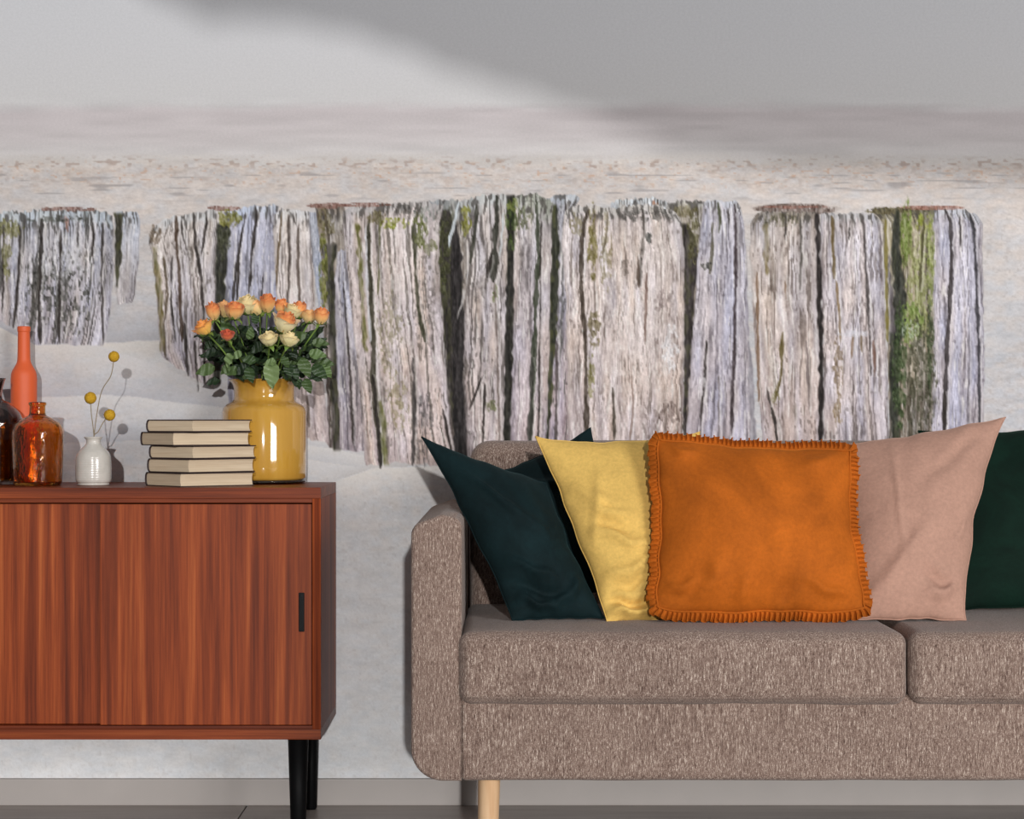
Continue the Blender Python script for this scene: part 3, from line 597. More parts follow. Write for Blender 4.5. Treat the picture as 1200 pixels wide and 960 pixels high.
# yellow glass jar
JY = -.135; js = FPX/(CAM_D+JY); JX = P(309.5, 0, JY).x
t = NT('yellow_cased_glass'); v = t.coord((1, 1, .1)); t.set(Base_Color=t.ramp(t.noise(v, 30, 3), [(.3, lin(192, 142, 52)), (.7, lin(206, 158, 68))]), Roughness=.07, Coat_Weight=.8, Coat_Roughness=.02, Specular_IOR_Level=.6, Subsurface_Weight=.0)
t.bump(t.noise(t.coord((1, 1, .12)), 40, 2), .25, .002); M_yel = t.m
M_clear = glass('clear_glass', (245, 240, 228), .0)
jar = thing('flower_jar', 'glossy mustard yellow glass jar holding the roses, behind the books', 'vase', (JX, JY, ZT))
jb = 565.5
pr = [(0, 8), (46, 8), (49, 11), (49.3, 20), (49.3, 84), (48, 88.5), (44, 92.5), (38, 95.5), (35.6, 98), (35.2, 102), (35.4, 112), (37.5, 117), (41.5, 121), (42, 122), (41, 122.3), (39, 121), (34.5, 115.5), (33, 110), (33, 99), (36, 94), (45, 87), (46.5, 80), (46.5, 14), (0, 13)]
lathe('jar_body', [(a/js, max(b-3.5, 0)/js if b < 20 else b/js) for a, b in pr], M_yel, jar, n=96)
gb = lathe('glass_foot', [(a/js, b/js) for a, b in [(0, .2), (44, .2), (47.5, 1.0), (48.6, 2.6), (48.4, 4.6), (46, 4.3), (0, 4.3)]], M_clear, jar, n=96); gb['label'] = 'clear glass foot'
# white vase
VY = -.27; vs_ = FPX/(CAM_D+VY)
t = NT('white_stoneware'); w = t.n('ShaderNodeTexWave', wave_type='BANDS', bands_direction='Z'); w.inputs['Scale'].default_value = 62; w.inputs['Distortion'].default_value = .3
t.l(t.coord(), w.inputs['Vector']); t.set(Base_Color=t.ramp(t.noise(t.coord(), 50, 3), [(.3, lin(200, 195, 186)), (.7, lin(212, 207, 199))]), Roughness=.22, Coat_Weight=.4); t.bump(w.outputs['Fac'], .16, .001); M_white = t.m
vase = thing('bud_vase', 'small ribbed white ceramic vase with three dried yellow ball flowers', 'vase', (P(109.5, 0, VY).x, VY, ZT))
pr = [(0, 0), (16, 0), (18.5, 1.2), (18, 2.4), (20.3, 5), (20.8, 12), (20.6, 28), (19.6, 35), (17, 40), (13, 44), (9.5, 47.5), (8.4, 50), (8.6, 53), (10.6, 55.6), (11, 56.4), (10, 56.8), (8.2, 55), (7, 50), (8.5, 46), (17, 38), (19, 28), (19, 6), (0, 4)]
lathe('vase_body', curve([(a/vs_, b/vs_) for a, b in pr], 3), M_white, vase)
# billy buttons
t = NT('billy_button_yellow'); vo = t.n('ShaderNodeTexVoronoi'); vo.inputs['Scale'].default_value = 620; t.l(t.coord(), vo.inputs['Vector'])
t.set(Base_Color=t.ramp(vo.outputs['Distance'], [(.0, lin(232, 190, 52)), (.6, lin(186, 140, 24))]), Roughness=.9); M_bb = t.m
M_dry = m_plain('dried_stem', (146, 132, 108), .8, .25, 60)
for (hx, hy, hr, bend, lab) in ((133.5, 418, 6.3, (118, 462, 130, 440), 'tallest yellow ball flower with a curving dry stem in the white vase'), (106, 466.5, 6.9, (109, 500, 107, 485), 'left yellow ball flower on a short stem in the white vase'), (128.5, 486.5, 6.6, (115, 506, 121, 495), 'lowest yellow ball flower leaning right in the white vase')):
    base = P(110, 520, VY)
    st = thing('billy_button', lab, 'flower', base, 'dried ball flowers in the white vase')
    c = P(hx, hy, VY); s = hr/vs_
    pts = curve([base+Vector((0, 0, -.03)), P(110, 512, VY), P(bend[0], bend[1], VY-.004), P(bend[2], bend[3], VY-.004), c], 6)
    tb = tube('stem', [Vector(p)-base for p in pts], .0011, M_dry, st, 7)
    vs, fs = [], []; n, m = 40, 26
    bm = bmesh.new(); bmesh.ops.create_icosphere(bm, subdivisions=4, radius=1)
    for q in bm.verts:
        d = 1+.05*noise.cell(q.co*9)+.05*noise.noise(q.co*14); q.co = q.co*s*d
    o = add('flower_head', bmm('flower_head', bm), M_bb, st); o.location = c-base
# orange bottle
OY = -.08; os_ = FPX/(CAM_D+OY)
M_or = m_plain('matt_orange_glaze', (222, 96, 48), .55, .04, 8, .05)
ob = tag(lathe('orange_bottle', curve([(a/os_, b/os_) for a, b in [(0, 0), (12, 0), (14.6, 2), (15.2, 8), (15.2, 108), (15.2, 122), (14, 130), (10.5, 136.5), (8, 142), (7.4, 150), (7.1, 172), (7, 176.5), (7.5, 177.5), (7.6, 182), (7.2, 183), (6, 183), (5.6, 178), (5.6, 150), (0, 149)]], 4), M_or, None, (P(28, 0, OY).x, OY, ZT)), 'tall matt orange long necked bottle behind the amber one', 'bottle')
# amber bottle
AY = -.30; as_ = FPX/(CAM_D+AY)
t = NT('amber_glass'); t.set(Base_Color=(.84, .40, .09, 1), Roughness=.0, Transmission_Weight=1., IOR=1.48)
n1 = t.noise(t.coord((1, 1, .45)), 85, 2, .5); t.bump(n1, .55, .003)
M_amb = t.m
am = [(0, 0), (24, 0), (27.6, 2), (28.6, 8), (29.6, 30), (30.2, 58), (29.4, 66), (25.5, 73.5), (17, 79), (11, 82), (9.3, 85), (9.2, 91), (9.2, 93.5), (10.2, 94.5), (10.3, 97), (9.4, 97.6), (8.2, 97), (8, 86), (9.5, 80.5), (15, 77.5), (24, 72), (28, 65), (28.6, 57), (28, 30), (27, 8), (24, 4), (0, 6.5)]
ab = tag(lathe('amber_bottle', curve([(a/as_, b/as_) for a, b in am], 4), M_amb, None, (P(44, 0, AY).x, AY, ZT), n=96), 'squat amber glass bottle with hammered surface and short neck', 'bottle')
# smoky bottle
BY = -.20; bs = FPX/(CAM_D+BY)
t = NT('smoked_glass'); t.set(Base_Color=(.34, .27, .25, 1), Roughness=.0, Transmission_Weight=1., IOR=1.48)
M_smoke = t.m
dm = thing('smoked_bottle', 'dark smoked glass round bottle cut off at the left edge', 'bottle', (P(-4, 0, BY).x, BY, ZT))
lathe('bottle_glass', curve([(a/bs, b/bs) for a, b in [(0, 0), (24, 0), (27.5, 2), (28.5, 8), (29, 46), (30, 56), (31, 68), (29.6, 78), (25, 87), (16, 95), (8, 99), (6.2, 103), (7, 112), (9.6, 122), (10.6, 123.5), (9.4, 123.6), (5.6, 112), (5, 102), (14, 93.5), (23.5, 85.5), (28, 77), (29.4, 68), (28.4, 56), (27.4, 46), (27, 8), (24, 4), (0, 5)]], 4), M_smoke, dm, n=96)
t = NT('amber_liquid'); t.set(Base_Color=lin(150, 62, 12), Roughness=.05, Transmission_Weight=.75, IOR=1.2); M_liq = t.m
lq = lathe('liquid', [(a/bs, b/bs) for a, b in [(0, 6), (26, 6), (26.6, 12), (26.8, 46), (27.4, 52), (0, 52)]], M_liq, dm, n=64); lq['label'] = 'amber liquid'

# books
M_cov = m_plain('book_cloth', (48, 32, 30), .7, .15, 60, .2)
def page_mat():
    t = NT('book_pages'); v = t.coord((3, 3, 900)); f = t.noise(v, 1., 2, .6); g = t.noise(t.coord((1, 1, 12)), 9, 3)
    t.set(Base_Color=t.mix(t.ramp(f, [(.3, lin(190, 166, 136)), (.7, lin(228, 209, 180))]), t.ramp(g, [(.3, lin(200, 177, 147)), (.7, lin(230, 212, 184))]), .4), Roughness=.85); return t.m
M_page = page_mat()
bk = [(163.6, 226.6, 283.8, 493.2, 507.2), (152.6, 202.8, 283.8, 507.6, 523), (166.2, 226.6, 289.3, 523.4, 538), (163.5, 221.5, 288.3, 538.3, 554.1), (159.2, 211.5, 288.4, 554.5, 570.2)]
lab = ['topmost of the five stacked books, thin with a dark cover', 'second book from the top, jutting furthest left in the stack', 'third book in the stack, the middle one of the five', 'fourth book from the top, lying on the bottom book', 'bottom book of the stack, lying on the sideboard']
NBK = len(bk); hts = [(q[4]-q[3]+.45)/535. for q in bk]; zz = ZT
for i in range(NBK-1, -1, -1):
    xl_, xc, xr, _, _ = bk[i]; Yc = -.415; s = FPX/(CAM_D+Yc)
    H = hts[i]; a, b = (xc-xl_)/s, (xr-xc)/s; L = .19; th = math.acos(min(.95, b*1.035/L)); wd = a/math.sin(th)*.985
    C = P(xc, 0, Yc); eL = Vector((math.cos(th), math.sin(th), 0)); eW = Vector((-math.sin(th), math.cos(th), 0))
    t_ = thing('book', lab[i], 'book', (C.x, C.y, zz), 'hardback books in the stack')
    tk = .0022
    def pt(u, v, z): return eW*u+eL*v+Vector((0, 0, z))
    def slab(u0, u1, v0, v1, z0, z1, bv=.0006):
        bm = bmesh.new(); q = [bm.verts.new(pt(u, v, z)) for z in (z0, z1) for u, v in ((u0, v0), (u1, v0), (u1, v1), (u0, v1))]
        for f in ((0, 1, 2, 3), (4, 5, 6, 7), (0, 1, 5, 4), (1, 2, 6, 5), (2, 3, 7, 6), (3, 0, 4, 7)): bm.faces.new([q[k] for k in f])
        bmesh.ops.recalc_face_normals(bm, faces=bm.faces); bmesh.ops.bevel(bm, geom=bm.edges[:], offset=bv, segments=2, affect='EDGES'); return bm
    add('cover_board', bmm('cover_board', slab(0, wd-.004, 0, L, 0, tk)), M_cov, t_, False); add('cover_board', bmm('cover_board', slab(0, wd-.004, 0, L, H-tk, H)), M_cov, t_, False)
    # rounded spine
    vs, fs = [], []; K = 12
    for v in (0, L):
        for rr in (0, -.0022):
            for k in range(K+1):
                q = PI*k/K; vs.append(pt(wd-.006+(.0075+rr)*math.sin(q), v, H/2-(H/2+rr*.9)*math.cos(q)))
    n1 = K+1
    for k in range(K):
        fs += [(k, k+1, 2*n1+k+1, 2*n1+k), (n1+k, 3*n1+k, 3*n1+k+1, n1+k+1), (k, n1+k, n1+k+1, k+1), (2*n1+k, 2*n1+k+1, 3*n1+k+1, 3*n1+k)]
    add('spine', mesh('spine', vs, fs), M_cov, t_)
    # page block, hollowed fore-edge
    vs, fs = [], []; K = 8; i0 = .0032
    ring = []
    for k in range(K+1): z = tk+(H-2*tk)*k/K; q = (k/K-.5)*2; ring.append((i0+.0035*(1-q*q)*.9, z))
    for k in range(K, -1, -1): z = tk+(H-2*tk)*k/K; q = (k/K-.5)*2; ring.append((wd-.006+.0048*(1-q*q)**.5, z))
    for v in (i0, L-i0):
        for u, z in ring: vs.append(pt(u, v, z))
    m = len(ring)
    for k in range(m): k2 = (k+1) % m; fs.append((k, k2, m+k2, m+k))
    fs += [tuple(range(m))[::-1], tuple(range(m, 2*m))]
    o = add('page_block', mesh('page_block', vs, fs), M_page, t_, True); sharp(o, 35)
    zz += H+.0002

# ---------------- roses ----------------
def petal_mat(name, base, tip, mid=None):
    t = NT(name); uv = t.n('ShaderNodeUVMap'); sx = t.n('ShaderNodeSeparateXYZ'); t.l(uv.outputs[0], sx.inputs[0])
    nf = t.noise(t.coord(), 90, 3)
    a = t.n('ShaderNodeMath', operation='MULTIPLY_ADD'); t.l(nf, a.inputs[0]); a.inputs[1].default_value = .4; sy = t.n('ShaderNodeMath', operation='MULTIPLY'); t.l(sx.outputs['Y'], sy.inputs[0]); sy.inputs[1].default_value = .72; t.l(sy.outputs[0], a.inputs[2])
    t.set(Base_Color=t.ramp(a.outputs[0], [(.3, lin(base)), (.8, lin(mid or base)), (1., lin(tip))]), Roughness=.55, Sheen_Weight=.2); return t.m
M_pet = {'orange': petal_mat('petal_orange', (240, 200, 128), (218, 112, 62), (238, 158, 92)), 'peach': petal_mat('petal_peach', (238, 212, 146), (228, 156, 100), (240, 190, 126)),
         'cream': petal_mat('petal_cream', (222, 210, 150), (242, 214, 160), (238, 222, 168)), 'red': petal_mat('petal_red', (214, 120, 70), (190, 78, 56), (214, 100, 66)), 'yellow': petal_mat('petal_amber', (248, 196, 96), (234, 130, 62), (244, 168, 82))}
def leaf_mat(name, rgb, rgb2):
    t = NT(name); uv = t.n('ShaderNodeUVMap'); sx = t.n('ShaderNodeSeparateXYZ'); t.l(uv.outputs[0], sx.inputs[0])
    ab_ = t.n('ShaderNodeMath', operation='ABSOLUTE'); t.l(sx.outputs['X'], ab_.inputs[0])
    q = t.n('ShaderNodeMath', operation='MULTIPLY_ADD'); t.l(ab_.outputs[0], q.inputs[0]); q.inputs[1].default_value = -3.2
    q2 = t.n('ShaderNodeMath', operation='MULTIPLY'); t.l(sx.outputs['Y'], q2.inputs[0]); q2.inputs[1].default_value = 8; t.l(q2.outputs[0], q.inputs[2])
    q3 = t.n('ShaderNodeMath', operation='PINGPONG'); t.l(q.outputs[0], q3.inputs[0]); q3.inputs[1].default_value = .5
    vein = t.ramp(q3.outputs[0], [(0, (1, 1, 1, 1)), (.13, (0, 0, 0, 1))]); mid = t.ramp(ab_.outputs[0], [(0, (1, 1, 1, 1)), (.08, (0, 0, 0, 1))])
    vm = t.mix(vein, mid, 1., 'LIGHTEN'); oi = t.n('ShaderNodeObjectInfo')
    c = t.mix(lin(rgb), lin(rgb2), oi.outputs['Random']); c2 = t.mix(c, lin(118, 140, 88), vm); cc = t.mix(c, c2, .2)
    t.set(Base_Color=cc, Roughness=.42, Specular_IOR_Level=.4); t.bump(vm, .25, .001); return t.m
M_leaf = leaf_mat('rose_leaf', (44, 66, 34), (82, 102, 58)); M_leafd = leaf_mat('rose_leaf_dark', (22, 38, 24), (44, 64, 38)); M_leafl = leaf_mat('rose_leaf_pale', (92, 116, 68), (118, 138, 90))
M_stem = m_plain('rose_stem', (112, 140, 62), .5, .15, 40)
def set_uv(me, uvs):
    l = me.uv_layers.new(name='UVMap')
    for lp in me.loops: l.data[lp.index].uv = uvs[lp.vertex_index]
def bloom_mesh(R, H, open_, seed):
    rd = random.Random(seed); vs, fs, uv = [], [], []
    layers = [(3, .30, 1.00, .05, .0), (4, .52, .97, .14, .3), (5, .78, .93, .35, .6), (5, .96, .84, .8, 1.)]
    for li, (cnt, rr, hh, curl, op) in enumerate(layers):
        for k in range(cnt):
            a0 = 2*PI*(k+.37*li)/cnt+rd.uniform(-.25, .25); half = PI/cnt*1.3; nu, nv = 9, 8; st = len(vs); tw = rd.uniform(.9, 1.1)
            for j in range(nv+1):
                v = j/nv
                for i in range(nu+1):
                    u = -1+2*i/nu; hgt = H*hh*tw*(v-.16*u*u*v*v); prof = math.sin(min(1, v*1.5+.12)*PI/2)
                    r = R*rr*(.25+.75*prof)*(1-.16*v*(1-op)*1.2)+R*(curl*open_)*v**3*(.55-.1*u*u)+R*.03*math.sin(3*u+k)
                    r += R*.06*k/cnt; a = a0+u*half*(.4+.6*math.sin(min(1, v*1.25)*PI/2)); z = hgt-R*curl*open_*.35*v**4
                    vs.append((r*math.cos(a), r*math.sin(a), z)); uv.append((u*.5+.5, v))
            for j in range(nv):
                for i in range(nu): q = st+j*(nu+1)+i; fs.append((q, q+1, q+nu+2, q+nu+1))
    me = mesh('bloom', vs, fs); set_uv(me, uv); return me
def leaf_mesh(L, Wd, fold=.25, droop=.35, seed=0):
    rd = random.Random(seed); vs, fs, uv = [], [], []; nl, nw = 14, 3
    for j in range(nl+1):
        v = j/nl; w = Wd*.5*(math.sin(PI*v**.82)**.8)*(1-.25*v) if 0 < v < 1 else 0.0004
        w *= 1+.08*(j % 2)
        for i in range(-nw, nw+1):
            u = i/nw; x = u*w; z = abs(u)*w*fold-droop*L*v*v+.004*math.sin(5*v*3+u*2+seed)
            vs.append((x, L*v, z)); uv.append((u, v))
    m = 2*nw+1
    for j in range(nl):
        for i in range(m-1): q = j*m+i; fs.append((q, q+1, q+m+1, q+m))
    me = mesh('leaf', vs, fs); set_uv(me, uv); return me
leaf_lib = [(leaf_mesh(.056, .036, .22, .25, 1)), (leaf_mesh(.048, .034, .3, .35, 2)), (leaf_mesh(.064, .042, .2, .2, 3)), (leaf_mesh(.042, .030, .15, .4, 4))]
leaf_v = {}
for q, me in enumerate(leaf_lib):
    for nm, mt in (('m', M_leaf), ('d', M_leafd), ('l', M_leafl)):
        c = me.copy(); c.materials.append(mt); c.polygons.foreach_set('use_smooth', [True]*len(c.polygons)); leaf_v[(q, nm)] = c
roses = [ # px, py, Y, half width px, height px, openness, colour, tilt x, label
 (251, 374, -.20, 7.5, 19, .15, 'orange', -.1, 'deep orange rose bud standing high at the left of the bouquet'),
 (243, 391, -.24, 9.5, 17, .9, 'yellow', -.55, 'open amber rose drooping out at the far left'),
 (266, 398, -.30, 7, 11, .4, 'red', .1, 'small reddish rosebud low among the left leaves'),
 (274, 373, -.22, 10, 19, .35, 'orange', .1, 'peach orange rose third from the left, bright green stem below'),
 (264, 371, -.15, 8, 17, .3, 'peach', -.1, 'pale peach rose tucked behind the third rose from the left'),
 (290, 367, -.17, 10, 20, .5, 'cream', 0, 'large creamy rose at the top left of centre'),
 (304, 368, -.17, 8, 16, .3, 'peach', -.45, 'peach rosebud tilting left at the top centre'),
 (313, 365, -.18, 8, 20, .25, 'orange', .1, 'highest orange rose of the bouquet, top centre'),
 (330, 367, -.16, 7, 16, .15, 'orange', 0, 'small orange rosebud just right of the highest rose'),
 (341, 373, -.17, 9, 17, .5, 'cream', .3, 'cream rose right of centre behind the large open one'),
 (351, 372, -.16, 7.5, 18, .15, 'orange', 0, 'upright orange rosebud third from the right'),
 (362, 378, -.17, 8, 15, .3, 'peach', .1, 'peach rosebud second from the right'),
 (375.5, 379, -.19, 8, 18, .2, 'orange', .12, 'orange rose at the far right of the bouquet'),
 (330, 388, -.27, 12, 22, .75, 'orange', .35, 'largest open rose, orange heart with pale outer petals'),
 (316, 404, -.28, 9, 15, .5, 'cream', -.1, 'cream rose in front, the left one of the low pair'),
 (337, 405, -.28, 9.5, 15, .6, 'cream', .25, 'cream rose in front, the right one of the low pair')]
rdr = random.Random(5); rose_objs = []
M_pet['pale'] = petal_mat('petal_pale_outer', (236, 222, 170), (240, 200, 150), (242, 228, 182))
for i, (px, py, Y, hw, hp, op, colr, tilt, lb) in enumerate(roses):
    s = FPX/(CAM_D+Y); foot = Vector((JX+rdr.uniform(-.03, .03), JY+rdr.uniform(-.03, .02), ZT+.06))
    R_ = thing('rose', lb, 'rose', foot, 'roses in the yellow jar'); rose_objs.append(R_)
    b = P(px, py, Y)
    neck = Vector((JX+(b.x-JX)*.36, JY+(b.y-JY)*.3, ZT+.222))
    mid = (neck+b)/2+Vector((0, 0, .012)); end = b
    pts = [Vector(q)-foot for q in curve([foot, neck, mid, end], 7)]
    tube('stem', pts, .0019, M_stem, R_, 8)
    me = bloom_mesh(1.08*hw/s, 1.08*hp/s, op, 20+i); o = add('bloom', me, M_pet[colr], R_); o.location = b-foot-Vector((0, 0, .001))
    tl = Matrix.Rotation(tilt, 3, 'Y') @ Matrix.Rotation(rdr.uniform(.1, .4), 3, 'X') @ Matrix.Rotation(rdr.uniform(0, 6), 3, 'Z'); o.rotation_euler = tl.to_euler()
    if i == 13: me.materials.append(M_pet['pale']); me.polygons.foreach_set('material_index', [1 if k >= 72*12 else 0 for k in range(len(me.polygons))])
    # sepals: five narrow points under the bloom
    vs, fs = [], []
    for k in range(5):
        a = 2*PI*k/5; ca, sa = math.cos(a), math.sin(a); r = hw/s
        for v, w, rr, z in ((0, .3, .12, -.18), (.4, .34, .62, -.02), (.75, .2, 1.0, .22 if k % 2 else -.25), (1, .02, 1.12, .5 if k % 2 else -.6)):
            for sd in (-1, 1): vs.append((ca*rr*r-sa*sd*w*r, sa*rr*r+ca*sd*w*r, z*r))
        q = k*8
        for j in range(3): fs.append((q+2*j, q+2*j+1, q+2*j+3, q+2*j+2))
    sp = add('sepals', mesh('sepals', vs, fs), M_stem, R_); sp.location = o.location; sp.rotation_euler = o.rotation_euler
def put_leaf(R_, pos, dirv, nrm, which, tone, sc=1.):
    o = bpy.data.objects.new('leaf', leaf_v[(which, tone)]); COL.objects.link(o); o.parent = R_
    y = Vector(dirv).normalized(); z = Vector(nrm); z = (z-y*z.dot(y)).normalized(); x = y.cross(z)
    o.matrix_local = Matrix.Translation(Vector(pos)-Vector(R_.location)) @ Matrix((x, y, z)).transposed().to_4x4() @ Matrix.Scale(sc, 4)
def near(px):
    return min(rose_objs, key=lambda r_: abs(roses[rose_objs.index(r_)][0]-px)+rdr.random()*20)
hero = [ # px, py of the leaf foot, Y, direction (dx, dz), which, tone, scale
 (318, 424, -.30, (.05, -1), 2, 'l', .95), (252, 430, -.22, (-1, -.35), 2, 'm', .72), (357, 444, -.27, (.45, -1), 1, 'm', .72), (352, 444, -.26, (-.1, -1), 3, 'm', .55),
 (270, 414, -.28, (-.3, -.9), 3, 'l', .75), (283, 412, -.28, (-.8, -.6), 3, 'l', .62), (324, 424, -.3, (-1, -.1), 1, 'l', .6), (300, 424, -.27, (-1, .3), 1, 'm', .7),
 (290, 430, -.27, (.3, -.9), 2, 'm', .6), (352, 420, -.26, (.5, -.9), 2, 'm', .75), (366, 428, -.25, (.8, -.7), 2, 'm', .7), (366, 403, -.23, (1, .15), 1, 'm', .75),
 (362, 415, -.24, (1, .0), 1, 'l', .8), (372, 424, -.2, (1, -.1), 2, 'm', .62), (378, 428, -.21, (.7, -.9), 3, 'l', .8), (276, 398, -.27, (-.5, .8), 1, 'm', .55),
 (292, 398, -.27, (.2, .9), 1, 'm', .6), (300, 380, -.24, (-.15, .9), 3, 'm', .62), (255, 412, -.22, (-1, -.2), 1, 'd', .7), (258, 446, -.2, (-1, -.15), 0, 'd', .6),
 (336, 426, -.27, (.3, -.9), 1, 'd', .7), (330, 418, -.29, (.5, -.6), 3, 'm', .7), (284, 442, -.25, (.8, .1), 3, 'm', .5), (270, 428, -.26, (-.6, -.5), 3, 'm', .7),
 (340, 402, -.22, (.3, -.9), 0, 'd', .7), (360, 436, -.24, (.9, -.4), 3, 'd', .9), (248, 400, -.2, (-.6, -.7), 3, 'd', .6), (310, 402, -.24, (-.6, -.4), 0, 'd', .7), (292, 426, -.25, (-.6, -.5), 0, 'd', .7), (280, 434, -.24, (-.9, -.1), 2, 'm', .6), (300, 428, -.25, (-.2, -.6), 3, 'd', .8), (340, 428, -.25, (.4, -.6), 2, 'd', .6), (272, 428, -.22, (.5, -.6), 0, 'd', .8)]
for (px, py, Y, d, wh, tn, sc_) in hero:
    n = Vector((rdr.uniform(-.3, .3), -1, rdr.uniform(.15, .6))); Y2 = Y
    put_leaf(near(px), P(px, py, Y2), (d[0], rdr.uniform(-.35, -.05), d[1]), n, wh, tn, sc_)
for k in range(210):
    a = rdr.uniform(0, PI); rr = rdr.uniform(0, 1)**.6
    cx = 311+math.cos(a)*rr*66; top = 372+abs(cx-311)*.13; py = rdr.uniform(top+12, 441 if abs(cx-311) < 40 else 436); Y = JY+rdr.uniform(-.11, .11)*(1-abs(cx-311)/95)
    if py > 432 and abs(cx-311) > 52: continue
    c = P(cx, py, Y); out = (c-Vector((JX, JY, ZT+.2))); out.z = out.z*.6+rdr.uniform(-.05, .03); out.normalize()
    out = out+Vector((rdr.uniform(-.6, .6), rdr.uniform(-.5, .2), rdr.uniform(-.5, .4)))
    n = Vector((rdr.uniform(-.7, .7), -.6, rdr.uniform(.1, .9)))
    put_leaf(near(cx), c-out.normalized()*.018, out, n, rdr.randrange(4), rdr.choice('ddmmd'), rdr.uniform(.6, .95))

# ---------------- sofa ----------------
def fabric():
    t = NT('taupe_tweed'); v1 = t.coord((760, 760, 120)); v2 = t.coord((620, 620, 700)); v3 = t.coord((330, 330, 30))
    a = t.noise(v1, 1., 2, .6); b = t.noise(v2, 1., 2, .6); c = t.noise(v3, 1., 3, .7); g = t.noise(t.coord(), 7, 3)
    m = t.mix(a, b, .42); m = t.mix(m, c, .30)
    col = t.ramp(m, [(.38, lin(74, 58, 51)), (.47, lin(124, 103, 93)), (.54, lin(150, 130, 118)), (.62, lin(216, 200, 186))])
    col = t.mix(col, t.ramp(g, [(.3, (.93, .92, .92, 1)), (.7, (1.05, 1.05, 1.05, 1))]), 1., 'MULTIPLY')
    t.set(Base_Color=col, Roughness=.95, Specular_IOR_Level=.15, Sheen_Weight=.15); t.bump(m, .8, .0018); return t.m
M_fab = fabric()
AF = -.90                                                     # front of arms and front rail
X0 = P(481.5, 0, AF).x; X1 = P(541, 0, AF).x; zb = P(0, 916, AF).z; zt = P(0, 603, AF).z
LEN = 1.745; X2 = X1+LEN; X3 = X2+(X1-X0)
SOFA = thing('sofa', 'two-seat taupe tweed sofa with slim arms and round wooden legs', 'sofa', ((X0+X3)/2, -.5, 0))
rl, rb = .030, .062
def arm(mir):
    o = arc(X0+rl, zt-.012-rl, rl, 180, 100, 6)+[(X0+.05, zt-.003), ((X0+X1)/2+.012, zt)]+arc(X1-.018, zt-.006-.018, .018, 80, 0, 6)
    o += [(X1, zb)]+arc(X0+rb, zb+rb, rb, 270, 180, 10)
    if mir: o = [(X0+X3-x, z) for x, z in o]
    return o
rbv = .009
prism('arm', arm(False), AF, -.07, rbv, M_fab, SOFA); prism('arm', arm(True), AF, -.07, rbv, M_fab, SOFA)
zc0 = P(0, 826, AF).z
def sag(p, q, n): return Vector((0, 0, .0))
rbox('base', (X1-.004, AF+.001, zb), (X2+.004, -.08, zc0+.02), .014, M_fab, SOFA, (40, 8, 6), lambda p, q, n: n*.0012*noise.noise(p*9))
# back
zbk = P(0, 516.5, -.15).z
rbox('backrest', (X1+.004, -.26, zc0), (X2-.004, -.075, zbk), .045, M_fab, SOFA, (40, 4, 10), lambda p, q, n: n*.003*noise.noise(p*5))
# seat cushions
zs = .491
def cushion_shape(sd, folds=False):
    def f(p, q, n):
        r = Vector((0, 0, 0))
        if q.z > .9: r.z += .004*(1-q.x**4)*(1-q.y**4)
        if q.y < -.9: r.y -= .008*(1-q.x**6)*(1-q.z**2)
        r += n*(.0022*noise.noise(Vector((p.x*6+sd, p.y*5, p.z*9)))+.0012*noise.noise(Vector((p.x*22+sd, p.y*9, p.z*10))))
        if folds and q.y < -.5:
            for cx, w, a in ((-.30, .012, .005), (-.262, .010, .007), (-.225, .012, .0045), (-.16, .02, .003)):
                r.y += a*math.exp(-((p.x-cx-.05*(p.z))/w)**2)*(1 if q.z < .95 else .3)
        elif q.y < -.5:
            for cx, w, a in ((.1, .03, .0018), (.2, .02, .0018), (-.16, .03, .0015), (.33, .02, .002)):
                r.y += a*math.exp(-((p.x-cx)/w)**2)
        return r
    return f
CF = AF-.022; xs_ = X1-.002; xmid = P(1064.5, 0, CF).x
sc1 = rbox('seat_cushion', (P(537.5, 0, CF).x, CF, zc0+.001), (xmid, -.24, zs), .026, M_fab, SOFA, (60, 24, 10), cushion_shape(1))
sc2 = rbox('seat_cushion', (xmid+.003, CF, zc0+.001), (2*xmid-P(537.5, 0, CF).x+.003, -.24, zs), .026, M_fab, SOFA, (60, 24, 10), cushion_shape(2, True))
for sc_, x0, x1 in ((sc1, P(537.5, 0, CF).x, xmid), (sc2, xmid+.003, 2*xmid-P(537.5, 0, CF).x+.003)):
    zw = P(0, 817.5, CF).z
    tb = tube('welt_seam', [Vector((x0+.014+(x1-x0-.028)*k/30, CF-.0035-.004*(1-abs(2*k/30-1)**6), zw)) for k in range(31)], .0013, M_fab, None, 8)
    tb.location = -Vector(SOFA.location)-Vector(sc_.location); tb.parent = sc_
xs2 = P(543.5, 0, AF).x
tb = tube('arm_seam', [(xs2, AF-.0004, zb+.01), (xs2, AF-.0004, zc0)], .0016, M_fab, SOFA, 6); tb.location = -Vector(SOFA.location)
t = NT('beech'); f = t.noise(t.coord((30, 30, 3)), 1.5, 4, .6, .3); t.set(Base_Color=t.ramp(f, [(.3, lin(206, 164, 122)), (.7, lin(234, 200, 160))]), Roughness=.4); M_beech = t.m
lx = P(573.2, 0, -.86).x
for x in (lx, X0+X3-lx):
    for y, ln in ((-.855, 0), (-.14, .0)):
        tleg('leg', x, y, 0.0238, .017, zb+.004, M_beech, SOFA, (-.004, ln))

